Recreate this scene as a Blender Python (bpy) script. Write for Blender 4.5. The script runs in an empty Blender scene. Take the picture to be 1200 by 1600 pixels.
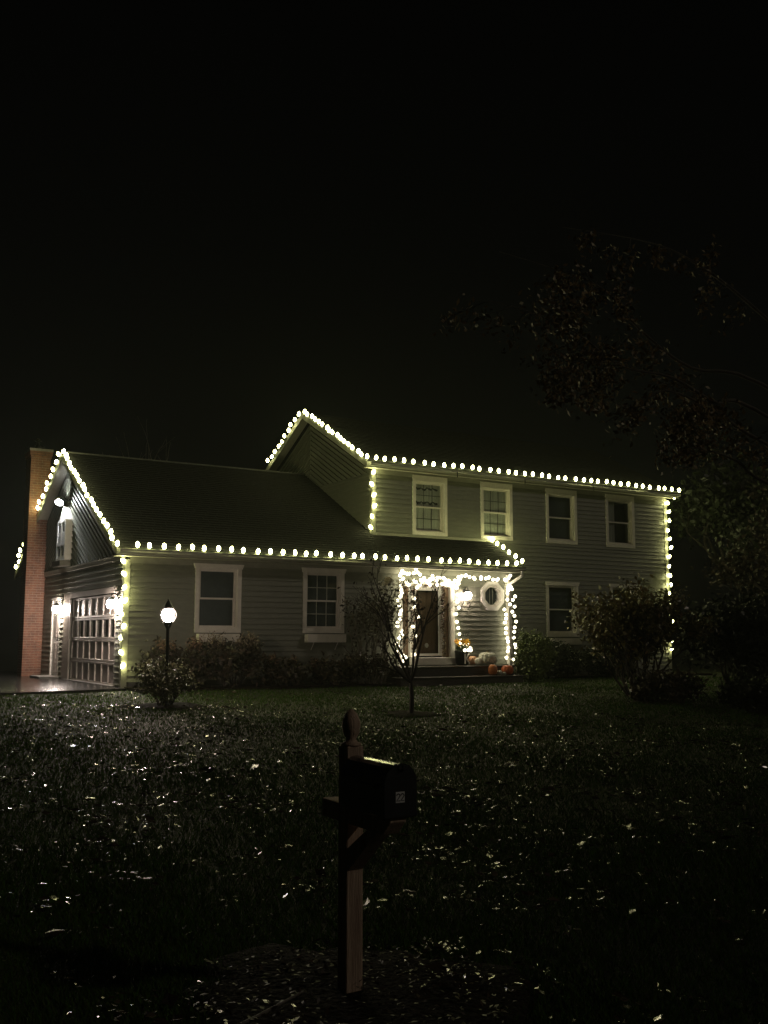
import bpy, math, random
import numpy as np
from mathutils import Vector, Matrix
S = bpy.context.scene
COL = S.collection
rnd = random.Random(7)
nrs = np.random.RandomState(11)
R = math.radians

# ------------------------------------------------------------------ camera, sky, light, exposure
CAMP = Vector((-6.258, -21.073, 1.061))
YAW, PITCH, ROLL, FPX = R(31.019), R(7.117), R(0.077), 1566.97
fw = Vector((math.sin(YAW)*math.cos(PITCH), math.cos(YAW)*math.cos(PITCH), math.sin(PITCH)))
rt = Vector((math.cos(YAW), -math.sin(YAW), 0)); up = rt.cross(fw)
r2 = rt*math.cos(ROLL)+up*math.sin(ROLL); u2 = up*math.cos(ROLL)-rt*math.sin(ROLL)
cd = bpy.data.cameras.new('camera'); cam = bpy.data.objects.new('camera', cd); COL.objects.link(cam)
M = Matrix((r2, u2, -fw)).transposed().to_4x4(); M.translation = CAMP
cam.matrix_world = M
cd.sensor_fit = 'VERTICAL'; cd.sensor_height = 36; cd.lens = FPX/1600*36
cd.clip_start = 0.05; cd.clip_end = 2000
S.camera = cam

W = bpy.data.worlds.new('World'); S.world = W; W.use_nodes = True
nt = W.node_tree; bg = nt.nodes['Background']
sky = nt.nodes.new('ShaderNodeTexSky'); sky.sky_type = 'NISHITA'; sky.sun_disc = False
SUN_EL, SUN_AZ = R(31), R(140)
sky.sun_elevation = SUN_EL; sky.sun_rotation = SUN_AZ
hs = nt.nodes.new('ShaderNodeHueSaturation'); hs.inputs['Saturation'].default_value = 0.25
nt.links.new(sky.outputs[0], hs.inputs['Color']); nt.links.new(hs.outputs[0], bg.inputs[0])
bg.inputs[1].default_value = 0.0001
sd = bpy.data.lights.new('street_light_sun', 'SUN'); sd.energy = 0.085; sd.angle = R(2); sd.color = (1.0, 0.87, 0.70)  # added warm sun lamp, stands in for an unseen street light behind the camera
so = bpy.data.objects.new('street_light_sun', sd); COL.objects.link(so)
so.rotation_euler = Vector((math.sin(SUN_AZ)*math.cos(SUN_EL), math.cos(SUN_AZ)*math.cos(SUN_EL), math.sin(SUN_EL))).to_track_quat('Z', 'Y').to_euler()
S.view_settings.view_transform = 'Standard'; S.view_settings.look = 'None'
S.view_settings.exposure = 0.7; S.view_settings.gamma = 1
try: S.view_settings.use_curve_mapping = False
except Exception: pass
S.cycles.use_denoising = True
S.cycles.max_bounces = 6; S.cycles.diffuse_bounces = 3; S.cycles.glossy_bounces = 3
S.cycles.transmission_bounces = 4; S.cycles.transparent_max_bounces = 8; S.cycles.volume_bounces = 0
S.cycles.sample_clamp_indirect = 2.0
S.cycles.use_light_tree = True

# ------------------------------------------------------------------ helpers
def tag(o, label=None, cat=None, group=None, kind=None):
    if label: o['label'] = label
    if cat: o['category'] = cat
    if group: o['group'] = group
    if kind: o['kind'] = kind
    return o
ROOTPOS = {}
def thing(name, label, cat, loc=(0, 0, 0), group=None):
    o = bpy.data.objects.new(name, None); COL.objects.link(o); o.location = loc; o.empty_display_size = .2
    ROOTPOS[o.name] = Vector(loc)
    return tag(o, label, cat, group)
class MB:
    def __init__(s): s.v = []; s.f = []
    def add(s, vs, fs):
        n = len(s.v); s.v += [tuple(v) for v in vs]; s.f += [tuple(i+n for i in f) for f in fs]; return s
    def box(s, x0, x1, y0, y1, z0, z1):
        v = [(x0,y0,z0),(x1,y0,z0),(x1,y1,z0),(x0,y1,z0),(x0,y0,z1),(x1,y0,z1),(x1,y1,z1),(x0,y1,z1)]
        return s.add(v, [(0,3,2,1),(4,5,6,7),(0,1,5,4),(1,2,6,5),(2,3,7,6),(3,0,4,7)])
    def prism(s, poly, dv):   # poly: list of 3d points, dv extrusion
        n = len(poly); dv = Vector(dv)
        a = [Vector(p) for p in poly]; b = [p+dv for p in a]
        return s.add(a+b, [tuple(range(n))[::-1], tuple(range(n, 2*n))]+[(i, (i+1)%n, n+(i+1)%n, n+i) for i in range(n)])
    def tube(s, pts, rads, n=6, cap=True):
        pts = [Vector(p) for p in pts]
        if not hasattr(rads, '__len__'): rads = [rads]*len(pts)
        rings = []; prev = None
        for i, p in enumerate(pts):
            d = (pts[min(i+1, len(pts)-1)]-pts[max(i-1, 0)])
            if d.length < 1e-9: d = Vector((0, 0, 1))
            d.normalize()
            if prev is None:
                a = d.cross(Vector((0, 0, 1)));
                if a.length < 1e-3: a = Vector((1, 0, 0))
            else: a = prev-d*prev.dot(d)
            a.normalize(); prev = a; b = d.cross(a)
            rings.append([p+(a*math.cos(2*math.pi*k/n)+b*math.sin(2*math.pi*k/n))*rads[i] for k in range(n)])
        v = [q for r in rings for q in r]; f = []
        for i in range(len(pts)-1):
            for k in range(n):
                f.append((i*n+k, i*n+(k+1)%n, (i+1)*n+(k+1)%n, (i+1)*n+k))
        if cap: f.append(tuple(range(n))[::-1]); f.append(tuple((len(pts)-1)*n+k for k in range(n)))
        return s.add(v, f)
    def lathe(s, c, prof, n=12, axis='Z', sq=None):
        c = Vector(c); v = []; f = []
        for r, h in prof:
            for k in range(n):
                a = 2*math.pi*k/n
                q = (r*math.cos(a), r*math.sin(a), h)
                if axis == 'X': q = (h, q[0], q[1])
                if axis == 'Y': q = (q[0], h, q[1])
                v.append(c+Vector(q))
        for i in range(len(prof)-1):
            for k in range(n): f.append((i*n+k, i*n+(k+1)%n, (i+1)*n+(k+1)%n, (i+1)*n+k))
        f.append(tuple(range(n))[::-1]); f.append(tuple((len(prof)-1)*n+k for k in range(n)))
        return s.add(v, f)
    def mesh(s, name, m, off=(0, 0, 0), smooth=False):
        me = bpy.data.meshes.new(name); o = Vector(off)
        me.from_pydata([(v[0]-o.x, v[1]-o.y, v[2]-o.z) for v in s.v], [], s.f); me.update()
        if m: me.materials.append(m)
        if smooth: me.polygons.foreach_set('use_smooth', [True]*len(me.polygons))
        return me
    def build(s, name, m, parent=None, smooth=False, bevel=0):
        off = ROOTPOS.get(root_of(parent).name, Vector()) if parent else Vector()
        me = s.mesh(name, m, off, smooth)
        o = bpy.data.objects.new(name, me); COL.objects.link(o)
        if parent: o.parent = parent
        if bevel:
            b = o.modifiers.new('bevel', 'BEVEL'); b.width = bevel; b.segments = 1; b.limit_method = 'ANGLE'
        return o
def root_of(o):
    while o.parent: o = o.parent
    return o
def inst(me, name, loc, parent, rot=None, scale=None):
    o = bpy.data.objects.new(name, me); COL.objects.link(o); o.parent = parent
    o.location = Vector(loc)-ROOTPOS.get(root_of(parent).name, Vector())
    if rot is not None: o.rotation_euler = rot
    if scale is not None: o.scale = scale
    return o
def npmesh(name, verts, tris_n, m, per=3, smooth=False):
    # verts: (N*per,3) array of separate polygons with `per` corners
    N = len(verts)//per
    me = bpy.data.meshes.new(name)
    me.vertices.add(len(verts)); me.vertices.foreach_set('co', verts.astype('f').ravel())
    me.loops.add(N*per); me.loops.foreach_set('vertex_index', np.arange(N*per, dtype='i'))
    me.polygons.add(N); me.polygons.foreach_set('loop_start', np.arange(0, N*per, per, dtype='i'))
    me.polygons.foreach_set('loop_total', np.full(N, per, dtype='i'))
    me.update(calc_edges=True); me.validate()
    me.materials.append(m); return me

# ------------------------------------------------------------------ materials
def mat(name, col, rough=.6, metal=0, spec=.5, noise=0, nscale=8, bump=0, bscale=40, col2=None, coat=0, stretch=None, rvar=0):
    m = bpy.data.materials.new(name); m.use_nodes = True; t = m.node_tree; b = t.nodes['Principled BSDF']
    b.inputs['Base Color'].default_value = (*col, 1); b.inputs['Roughness'].default_value = rough
    b.inputs['Metallic'].default_value = metal; b.inputs['Specular IOR Level'].default_value = spec
    if coat: b.inputs['Coat Weight'].default_value = coat; b.inputs['Coat Roughness'].default_value = .12
    tc = t.nodes.new('ShaderNodeTexCoord'); mp = t.nodes.new('ShaderNodeMapping'); t.links.new(tc.outputs['Object'], mp.inputs[0])
    if stretch: mp.inputs['Scale'].default_value = stretch
    oi = t.nodes.new('ShaderNodeObjectInfo')
    va = t.nodes.new('ShaderNodeVectorMath'); va.operation = 'ADD'; t.links.new(mp.outputs[0], va.inputs[0])
    sc = t.nodes.new('ShaderNodeMath'); sc.operation = 'MULTIPLY'; sc.inputs[1].default_value = 37; t.links.new(oi.outputs['Random'], sc.inputs[0]); t.links.new(sc.outputs[0], va.inputs[1])
    if noise or col2:
        n = t.nodes.new('ShaderNodeTexNoise'); n.inputs['Scale'].default_value = nscale; n.inputs['Detail'].default_value = 6; n.inputs['Roughness'].default_value = .65
        t.links.new(va.outputs[0], n.inputs['Vector'])
        r = t.nodes.new('ShaderNodeValToRGB'); c2 = col2 or tuple(c*(1-noise) for c in col)
        c1 = col if col2 else tuple(min(1, c*(1+noise)) for c in col)
        r.color_ramp.elements[0].position = .35; r.color_ramp.elements[1].position = .65
        r.color_ramp.elements[0].color = (*c2, 1); r.color_ramp.elements[1].color = (*c1, 1)
        t.links.new(n.outputs['Fac'], r.inputs[0]); t.links.new(r.outputs[0], b.inputs['Base Color'])
        if rvar:
            mr = t.nodes.new('ShaderNodeMapRange'); mr.inputs['To Min'].default_value = max(.03, rough-rvar); mr.inputs['To Max'].default_value = rough+rvar
            t.links.new(n.outputs['Fac'], mr.inputs[0]); t.links.new(mr.outputs[0], b.inputs['Roughness'])
    if bump:
        n2 = t.nodes.new('ShaderNodeTexNoise'); n2.inputs['Scale'].default_value = bscale; n2.inputs['Detail'].default_value = 4
        t.links.new(va.outputs[0], n2.inputs['Vector'])
        bm = t.nodes.new('ShaderNodeBump'); bm.inputs['Strength'].default_value = bump; bm.inputs['Distance'].default_value = .02
        t.links.new(n2.outputs['Fac'], bm.inputs['Height']); t.links.new(bm.outputs[0], b.inputs['Normal'])
    return m
def leafmat(name, cols, rough=.45, spec=.4, trans=.0):
    m = bpy.data.materials.new(name); m.use_nodes = True; t = m.node_tree; b = t.nodes['Principled BSDF']
    g = t.nodes.new('ShaderNodeNewGeometry'); r = t.nodes.new('ShaderNodeValToRGB')
    t.links.new(g.outputs['Random Per Island'], r.inputs[0])
    e = r.color_ramp.elements
    e[0].position = 0; e[0].color = (*cols[0], 1); e[1].position = 1; e[1].color = (*cols[-1], 1)
    for i, c in enumerate(cols[1:-1]):
        q = e.new((i+1)/(len(cols)-1)); q.color = (*c, 1)
    t.links.new(r.outputs[0], b.inputs['Base Color'])
    b.inputs['Roughness'].default_value = rough; b.inputs['Specular IOR Level'].default_value = spec
    return m
def emat(name, col, L):
    m = bpy.data.materials.new(name); m.use_nodes = True; b = m.node_tree.nodes['Principled BSDF']
    b.inputs['Base Color'].default_value = (.05, .05, .05, 1)
    b.inputs['Emission Color'].default_value = (*col, 1); b.inputs['Emission Strength'].default_value = L
    return m
SIDING = mat('siding_paint', (.185, .190, .145), .5, noise=.1, nscale=5, bump=.15, bscale=60, stretch=(1, 1, 3))
SIDE2 = mat('wall_sheathing', (.16, .16, .14), .8)
TRIM = mat('trim_paint', (.80, .76, .68), .45, noise=.07, nscale=7, bump=.06)
STRIM = mat('siding_trim_paint', (.27, .27, .215), .5, noise=.1, nscale=6)
WHITE = mat('white_paint', (.78, .75, .70), .4, noise=.05, nscale=5)
SHING = mat('asphalt_shingle', (.019, .019, .018), .9, spec=.08, noise=.35, nscale=14, bump=.5, bscale=120)
GUT = mat('gutter_paint', (.20, .18, .15), .35)
SOFF = mat('soffit_paint', (.36, .35, .28), .6, noise=.08)
BRICK = mat('clay_brick', (.32, .145, .085), .8, noise=.25, nscale=6, bump=.5, bscale=50, col2=(.16, .08, .055))
MORTAR = mat('mortar', (.42, .34, .28), .9, noise=.15)
CONC = mat('concrete_cap', (.25, .24, .22), .85, noise=.15)
GLASSK = bpy.data.materials.new('window_glass'); GLASSK.use_nodes = True
t = GLASSK.node_tree; t.nodes.clear()
o_ = t.nodes.new('ShaderNodeOutputMaterial'); mx = t.nodes.new('ShaderNodeMixShader'); tr = t.nodes.new('ShaderNodeBsdfTransparent'); gl = t.nodes.new('ShaderNodeBsdfGlossy')
lw = t.nodes.new('ShaderNodeLayerWeight'); lw.inputs[0].default_value = .5
pw_ = t.nodes.new('ShaderNodeMath'); pw_.operation = 'POWER'; pw_.inputs[1].default_value = 3.5; t.links.new(lw.outputs['Facing'], pw_.inputs[0])
fr = t.nodes.new('ShaderNodeMath'); fr.operation = 'MULTIPLY_ADD'; fr.inputs[1].default_value = .8; fr.inputs[2].default_value = .05; t.links.new(pw_.outputs[0], fr.inputs[0]); gl.inputs['Roughness'].default_value = .04; tr.inputs[0].default_value = (.93, .95, .94, 1)
t.links.new(fr.outputs[0], mx.inputs[0]); t.links.new(tr.outputs[0], mx.inputs[1]); t.links.new(gl.outputs[0], mx.inputs[2]); t.links.new(mx.outputs[0], o_.inputs[0])
CURT = mat('curtain_cloth', (.55, .55, .50), .9, noise=.15, nscale=3, stretch=(8, 8, .5))
SHADE = mat('window_shade', (.10, .115, .12), .85, noise=.08)
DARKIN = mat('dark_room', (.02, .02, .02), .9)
WOODD = mat('stained_wood_door', (.22, .14, .09), .45, noise=.25, nscale=4, stretch=(9, 9, .7))
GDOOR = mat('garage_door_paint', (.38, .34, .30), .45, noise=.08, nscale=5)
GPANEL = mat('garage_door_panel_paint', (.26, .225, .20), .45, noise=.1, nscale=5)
STEPW = mat('dark_deck_boards', (.05, .042, .035), .5, noise=.3, nscale=6, stretch=(.6, 6, 6), bump=.3)
METAL = mat('black_metal', (.015, .015, .016), .35, metal=.3)
CORD = mat('green_cord', (.03, .05, .025), .6)
ASPH = mat('wet_asphalt', (.020, .019, .018), .22, noise=.4, nscale=9, bump=.25, bscale=22, rvar=.16)
GRASSB = mat('lawn_soil', (.022, .030, .010), .75, noise=.4, nscale=3, bump=.8, bscale=25)
MULCH = mat('bark_mulch', (.014, .010, .007), .95, spec=.1, noise=.5, nscale=20, bump=1, bscale=30)
BARK = mat('dark_bark', (.045, .036, .03), .8, noise=.3, nscale=12, bump=.8, bscale=40, stretch=(1, 1, .3))
LBARK = mat('pale_twig_bark', (.13, .115, .095), .7, noise=.3, nscale=9, bump=.5)
POSTW = mat('weathered_post_wood', (.66, .49, .36), .75, noise=.3, nscale=3.5, stretch=(12, 12, .8), bump=.5, bscale=18, col2=(.38, .26, .19))
BOXM = mat('black_mailbox_paint', (.016, .017, .019), .20, coat=.6, noise=.3, nscale=6, bump=.05, bscale=30)
E_BULB = emat('warm_bulb_glow', (1.0, .98, .42), 27)
E_MINI = emat('globe_bulb_glow', (1.0, .90, .60), 4.8)
E_LANT = emat('wall_lantern_glow', (1.0, .84, .74), 210)
E_PORCH = emat('porch_lantern_glow', (1.0, .80, .66), 38)
E_FLOOD = emat('flood_lamp_glow', (.95, .97, 1.0), 300)
E_POST = emat('post_lamp_glow', (1.0, .80, .64), 120)

# ------------------------------------------------------------------ dimensions
Ym, Xm, Xr = .992, 6.654, 17.248
ZT, Ye, ze, Wr, zr = 5.376, -.428, 2.915, 4.834, 5.736
SL = (zr-ze)/(Wr-Ye)
zu, ou, Wa, za = 5.526, .268, 3.492, 7.495
SLM = (za-zu)/(Wa+ou)
YA = Ym+Wa                   # main ridge Y
YB = YA+Wa                   # main back wall
XB = 10.24; Xp = 10.40
YG = 2*Wr                    # garage back wall
def ground_z(x, y): 
    t_ = max(0, -.5-y); return -.03-.0297*min(t_, 21)-.0004*max(0, t_-21)

# ------------------------------------------------------------------ setting: ground
def grid_ground():
    xs = np.concatenate([[-300, -120, -60, -35], np.arange(-22, 30, 1.0), [40, 70, 140, 320]])
    ys = np.concatenate([[-300, -120, -60, -35], np.arange(-26, 0.5, .75), [1.5, 5, 12, 25, 60, 140, 320]])
    m = MB(); 
    for y in ys:
        for x in xs:
            z = ground_z(x, y)
            if -22 < x < 30 and -26 < y < 0: z += .012*math.sin(x*1.7+y*.6)+.01*math.sin(y*2.3-x*.8)
            m.v.append((x, y, z))
    nx = len(xs)
    for j in range(len(ys)-1):
        for i in range(nx-1): m.f.append((j*nx+i, j*nx+i+1, (j+1)*nx+i+1, (j+1)*nx+i))
    return m
tag(grid_ground().build('lawn', GRASSB, smooth=True), kind='structure')
m = MB(); m.prism([(-40, -1.6, -.12), (-5, -1.35, -.12), (-2.4, -.95, -.12), (0, -.42, -.12), (0, 12, -.12), (-40, 12, -.12)], (0, 0, .13))
tag(m.build('driveway', ASPH), kind='structure')
def disc(name, cx, cy, r, h, mt):
    m = MB(); n = 28; z0 = ground_z(cx, cy)
    m.v.append((cx, cy, z0+h))
    for q, hh in ((.55, .75), (.85, .45), (1, -.03/h)):
        for k in range(n):
            a = 2*math.pi*k/n; rr = r*q*(1+.12*math.sin(3*a+cx)+.08*math.sin(7*a+cy)+.06*math.sin(13*a))
            x, y = cx+rr*math.cos(a), cy+rr*math.sin(a)
            m.v.append((x, y, ground_z(x, y)+h*hh+rnd.uniform(0, .015)))
    for k in range(n): m.f.append((0, 1+k, 1+(k+1)%n))
    for i in range(2):
        for k in range(n): m.f.append((1+i*n+k, 1+(i+1)*n+k, 1+(i+1)*n+(k+1)%n, 1+i*n+(k+1)%n))
    return tag(m.build(name, mt, smooth=True), kind='structure')
disc('mulch_bed', -.45, -4.15, .75, .04, MULCH)
disc('mulch_bed', 2.86, -6.8, .55, .035, MULCH)
disc('mulch_bed', -4.02, -17.1, .85, .05, MULCH)
m = MB(); m.box(.05, 6.0, -1.25, -.02, -.2, .015); m.box(9.7, 17.5, -.4, .97, -.2, .02)
tag(m.build('planting_bed', MULCH), kind='structure')

# ------------------------------------------------------------------ house
house = thing('house', 'two-storey house with grey-green clapboard siding, attached garage and warm string lights', 'house', (0, 0, 0))
def clip(poly, a, b, c):   # keep a*s+b*t<=c
    out = []
    for i in range(len(poly)):
        p, q = poly[i], poly[(i+1) % len(poly)]
        dp, dq = a*p[0]+b*p[1]-c, a*q[0]+b*q[1]-c
        if dp <= 0: out.append(p)
        if (dp < 0 < dq) or (dq < 0 < dp):
            k = dp/(dp-dq); out.append((p[0]+(q[0]-p[0])*k, p[1]+(q[1]-p[1])*k))
    return out
def area(p): return abs(sum(p[i][0]*p[(i+1)%len(p)][1]-p[(i+1)%len(p)][0]*p[i][1] for i in range(len(p))))/2
class Wall:
    """a wall plane: origin O, horizontal direction D, outward normal N; (s,t) = along, up"""
    def __init__(s, O, D, N): s.O = Vector(O); s.D = Vector(D); s.N = Vector(N)
    def P(s, a, b, n=0): return s.O+s.D*a+Vector((0, 0, b))+s.N*n
    def core(s, polys, th=.14):
        m = MB()
        for p in polys: m.prism([s.P(a, b, 0) for a, b in p], -s.N*th)
        return m
    def boards(s, regions, d, pitch, parent, joined=False, th=.032, start=None, rev=False):
        """regions: convex polys; boards run along direction d=(ds,dt)"""
        dn = (-d[1], d[0]); J = MB(); cnt = 0
        for poly in regions:
            us = [p[0]*dn[0]+p[1]*dn[1] for p in poly]
            k0 = math.floor((min(us)-(start or 0))/pitch); k1 = math.ceil((max(us)-(start or 0))/pitch)
            for k in range(k0, k1):
                lo = (start or 0)+k*pitch; hi = lo+pitch
                q = clip(clip(poly, dn[0], dn[1], hi), -dn[0], -dn[1], -lo)
                if len(q) < 3 or area(q) < .0015: continue
                flip = (dn[1] < 0) != rev
                jit = rnd.uniform(-.0015, .0015)
                fr_ = []
                for a, b in q:
                    w = (a*dn[0]+b*dn[1]-lo)/pitch
                    if flip: w = 1-w
                    fr_.append(s.P(a, b, .004+jit+th*(1-w)))
                bk = [s.P(a, b, .0) for a, b in q]; n = len(q)
                m = J if joined else MB()
                m.add(fr_+bk, [tuple(range(n))]+[(i, n+i, n+(i+1)%n, (i+1)%n) for i in range(n)])
                if not joined: m.build('clapboard', SIDING, parent); cnt += 1
        if joined and J.v:
            tag(J.build('clapboard', SIDING, parent), kind='stuff')
        return cnt
def rects_minus(s0, s1, t0, t1, ops):
    """rectangle minus rectangular openings, as rows of rects"""
    ts = sorted({t0, t1, *[min(max(v, t0), t1) for o in ops for v in (o[2], o[3])]})
    out = []
    for a, b in zip(ts, ts[1:]):
        if b-a < 1e-6: continue
        mid = (a+b)/2; xs = s0
        for o in sorted([o for o in ops if o[2] < mid < o[3]]):
            if o[0] > xs: out.append((xs, o[0], a, b))
            xs = max(xs, o[1])
        if xs < s1: out.append((xs, s1, a, b))
    return out
def rp(r): return [(r[0], r[2]), (r[1], r[2]), (r[1], r[3]), (r[0], r[3])]
PIT = .124
def horiz_rects(s0, s1, t0, t1, ops, pitch):
    """like rects_minus but boards stay whole: per board row"""
    out = []; k = 0
    t_ = t0
    while t_ < t1-1e-4:
        b = min(t_+pitch, t1)
        cut = [o for o in ops if o[2] < b-.005 and o[3] > t_+.005]
        ys = sorted({t_, b, *[v for o in cut for v in (o[2], o[3]) if t_+.01 < v < b-.01]})
        if len(ys) == 2:
            xs = s0
            for o in sorted(cut):
                if o[0] > xs+.02: out.append((xs, o[0], t_, b))
                xs = max(xs, o[1])
            if xs < s1-.02: out.append((xs, s1, t_, b))
        else:
            xs = s0
            for o in sorted(cut):
                if o[0] > xs+.02: out.append((xs, o[0], t_, b))
                xs = max(xs, o[1])
                lo, hi = max(o[2], t_), min(o[3], b)
                if lo > t_+.01: out.append((o[0], o[1], t_, lo))
                if hi < b-.01: out.append((o[0], o[1], hi, b))
            if xs < s1-.02: out.append((xs, s1, t_, b))
        t_ = b
    return out

# --- window openings (outer casing): centre x, z0, z1, half width
GW = [(2.105, 1.155, 2.665, .545), (4.745, 1.155, 2.665, .545)]
UW = [(8.42, 3.738, 5.32, .55), (10.635, 3.738, 5.32, .55), (12.985, 3.738, 5.32, .58), (15.29, 3.738, 5.32, .58)]
LW = [(12.95, 1.079, 2.628, .60)]
LW2 = [(15.4, 1.079, 2.628, .60)]
def oprect(w): return (w[0]-w[3], w[0]+w[3], w[1], w[2])
# wing front wall
WF = Wall((0, 0, 0), (1, 0, 0), (0, -1, 0))
opsF = [oprect(w) for w in GW]+[(6.82, 8.48, .30, 2.40), (9.33, 10.07, 1.76, 2.50)]
wf = WF.core([rp(r) for r in rects_minus(0, XB, -.1, 2.80, opsF)]).build('wall', SIDE2, house)
WF.boards([rp(r) for r in horiz_rects(.10, XB-.09, .10, 2.62, opsF, PIT)], (1, 0), 9, wf) if False else None
def boards_h(wall, parent, s0, s1, t0, t1, ops, pitch=PIT, joined=False, th=.027):
    J = MB(); c = 0
    for (a, b, lo, hi) in horiz_rects(s0, s1, t0, t1, ops, pitch):
        jit = rnd.uniform(-.001, .0015); k = (hi-lo)/pitch
        m = J if joined else MB()
        # the shelf sits against the row grid
        base = (lo-t0) % pitch
        if base > pitch-.004: base = 0
        n0 = .004+jit+th*(1-base/pitch); n1 = .004+jit+th*(1-min(1, (base+hi-lo)/pitch))
        sag = [rnd.uniform(-.0015, .0015) for _ in range(2)]
        fr_ = [wall.P(a+.001, lo+sag[0], n0), wall.P(b-.001, lo+sag[1], n0), wall.P(b-.001, hi, n1), wall.P(a+.001, hi, n1)]
        bk = [wall.P(a+.001, lo, 0), wall.P(b-.001, lo, 0), wall.P(b-.001, hi, 0), wall.P(a+.001, hi, 0)]
        m.add(fr_+bk, [(0, 1, 2, 3), (0, 4, 5, 1), (1, 5, 6, 2), (3, 7, 4, 0)])
        if not joined: m.build('clapboard', SIDING, parent); c += 1
    if joined: tag(J.build('clapboard', SIDING, parent), kind='stuff')
    return c
NB = boards_h(WF, wf, .10, XB-.09, .12, 2.62, opsF)
# main front wall
WM = Wall((0, Ym, 0), (1, 0, 0), (0, -1, 0))
opsM = [oprect(w) for w in UW+LW+LW2]+[(Xm-1, XB+.02, -1, 3.40)]
wm = WM.core([rp(r) for r in rects_minus(Xm, Xr, -.1, ZT, [oprect(w) for w in UW+LW+LW2])]).build('wall', SIDE2, house)
NB += boards_h(WM, wm, Xm+.09, Xr-.10, 3.66, ZT-.12, [oprect(w) for w in UW])
boards_h(WM, wm, XB+.03, Xr-.10, .10, 3.66-.02, [oprect(w) for w in LW+LW2], joined=True)
# garage side wall (X=0); s = Y
WS = Wall((0, 0, 0), (0, 1, 0), (-1, 0, 0))
opsS = [(.60, 4.42, -.5, 2.02), (5.56, 6.34, -.5, 2.00)]
ws = WS.core([rp(r) for r in rects_minus(0, YG, -.1, 2.75, opsS)]+[[(0, 2.75), (YG, 2.75), (Wr, 2.75+Wr*SL)]]).build('wall', SIDE2, house)
opsS2 = [(.50, 4.52, -.5, 2.12), (4.52, 5.10, -.5, 2.12), (5.48, 6.42, -.5, 2.08)]
NB += boards_h(WS, ws, .09, 7.38, .05, 2.62, opsS2, th=.036)
zg = 2.80
gz0 = zg; rakeL = ze+SL*.428-.06   # underside line of roof at Y=0
lh = math.hypot(1, SL)
# gable: chevron boards, both halves
orn = (4.35, 5.35, 2.95, 4.1)
right = [(.12, gz0), (Wr-.03, gz0), (Wr-.03, rakeL+SL*(Wr-.03)-.16), (.12, rakeL+SL*.12-.16)]
left = [(Wr+.03, gz0), (YG-.1, gz0), (YG-.1, rakeL+SL*.1-.16), (Wr+.03, rakeL+SL*(Wr-.03)-.16)]
right = [p for p in right]; 
if right[3][1] < gz0: right = clip(right, 0, -1, -gz0)
NB += WS.boards([clip(right, -SL, 1, rakeL-.16)], (1/lh, SL/lh), .125, ws, th=.042, rev=True)
NB += WS.boards([clip(clip(left, SL, 1, rakeL-.16+SL*YG), 1, 0, 7.9)], (-1/lh, SL/lh), .125, ws, th=.042)
m = MB(); m.box(-.045, -.001, .02, 7.39, 2.70, 2.795); m.box(-.06, -.002, .02, 7.39, 2.795, 2.815); m.build('belt_board', STRIM, house)
# main left gable wall (X=Xm)
WG = Wall((Xm, 0, 0), (0, 1, 0), (-1, 0, 0))
def zroofg(y): return ze+SL*(y-Ye) if y < Wr else zr-SL*(y-Wr)
zrk = zu+SLM*ou-.08
wg = WG.core([[(Ym, 2.8), (YB, 2.8), (YB, ZT), (YA, ZT+SLM*Wa), (Ym, ZT)]]).build('wall', SIDE2, house)
hz = [(Ym+.10, zroofg(Ym+.1)+.03), (Wr, zroofg(Wr)+.03), (Wr, 5.27), (Ym+.10, 5.27)]
NB += WG.boards([clip(hz, 0, 1, 5.27)] if zroofg(Wr) < 5.27 else [clip(clip([(Ym+.1, 3.3), (4.3, 3.3), (4.3, 5.27), (Ym+.1, 5.27)], SL, -1, -(ze-SL*Ye)-.03), 0, 1, 5.27)], (1, 0), PIT, wg)
def main_line(y): return zrk+SLM*(y-Ym)-.17
# chevron: front half from y=Ym..YA above 5.27
cr = [(Ym+.05, 5.29), (YA-.02, 5.29), (YA-.02, main_line(YA-.02)), (Ym+.05, max(5.29, main_line(Ym+.05)))]
cr = clip(cr, -SLM, 1, zrk-.17-SLM*Ym); cr = clip(cr, SL, -1, -(ze-SL*Ye)-.03)
lm = math.hypot(1, SLM)
NB += WG.boards([cr], (1/lm, SLM/lm), .125, wg, th=.042, rev=True)
cl = [(YA+.02, 5.5), (YB, 5.5), (YB, ZT), (YB, 7.6), (YA+.02, 7.6)]
cl = clip([(YA+.02, 5.5), (YB, 5.5), (YB, 7.6), (YA+.02, 7.6)], SLM, 1, zrk-.17+SLM*(2*YA-Ym))
NB += WG.boards([cl], (-1/lm, SLM/lm), .125, wg, th=.042)
m = MB(); m.box(Xm-.026, Xm-.001, YA-.02, YA+.02, 5.6, main_line(YA)-.02); m.build('seam_board', STRIM, house)
# back and right walls, simple
m = MB(); m.box(Xr-.14, Xr, Ym+.141, YB, -.1, ZT); m.prism([(Xr-.14, Ym, ZT), (Xr-.14, YB, ZT), (Xr-.14, YA, ZT+SLM*Wa)], (.14, 0, 0)); m.build('wall', SIDE2, house)
m = MB(); m.box(Xm, Xr-.141, YB-.14, YB, -.1, ZT); m.build('wall', SIDE2, house)
m = MB(); m.box(.141, Xm-.15, YG-.14, YG, -.1, 2.75); m.build('wall', SIDE2, house)
m = MB(); m.box(XB-.14, XB, .141, Ym, -.1, 3.2); m.build('wall', SIDE2, house)
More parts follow.
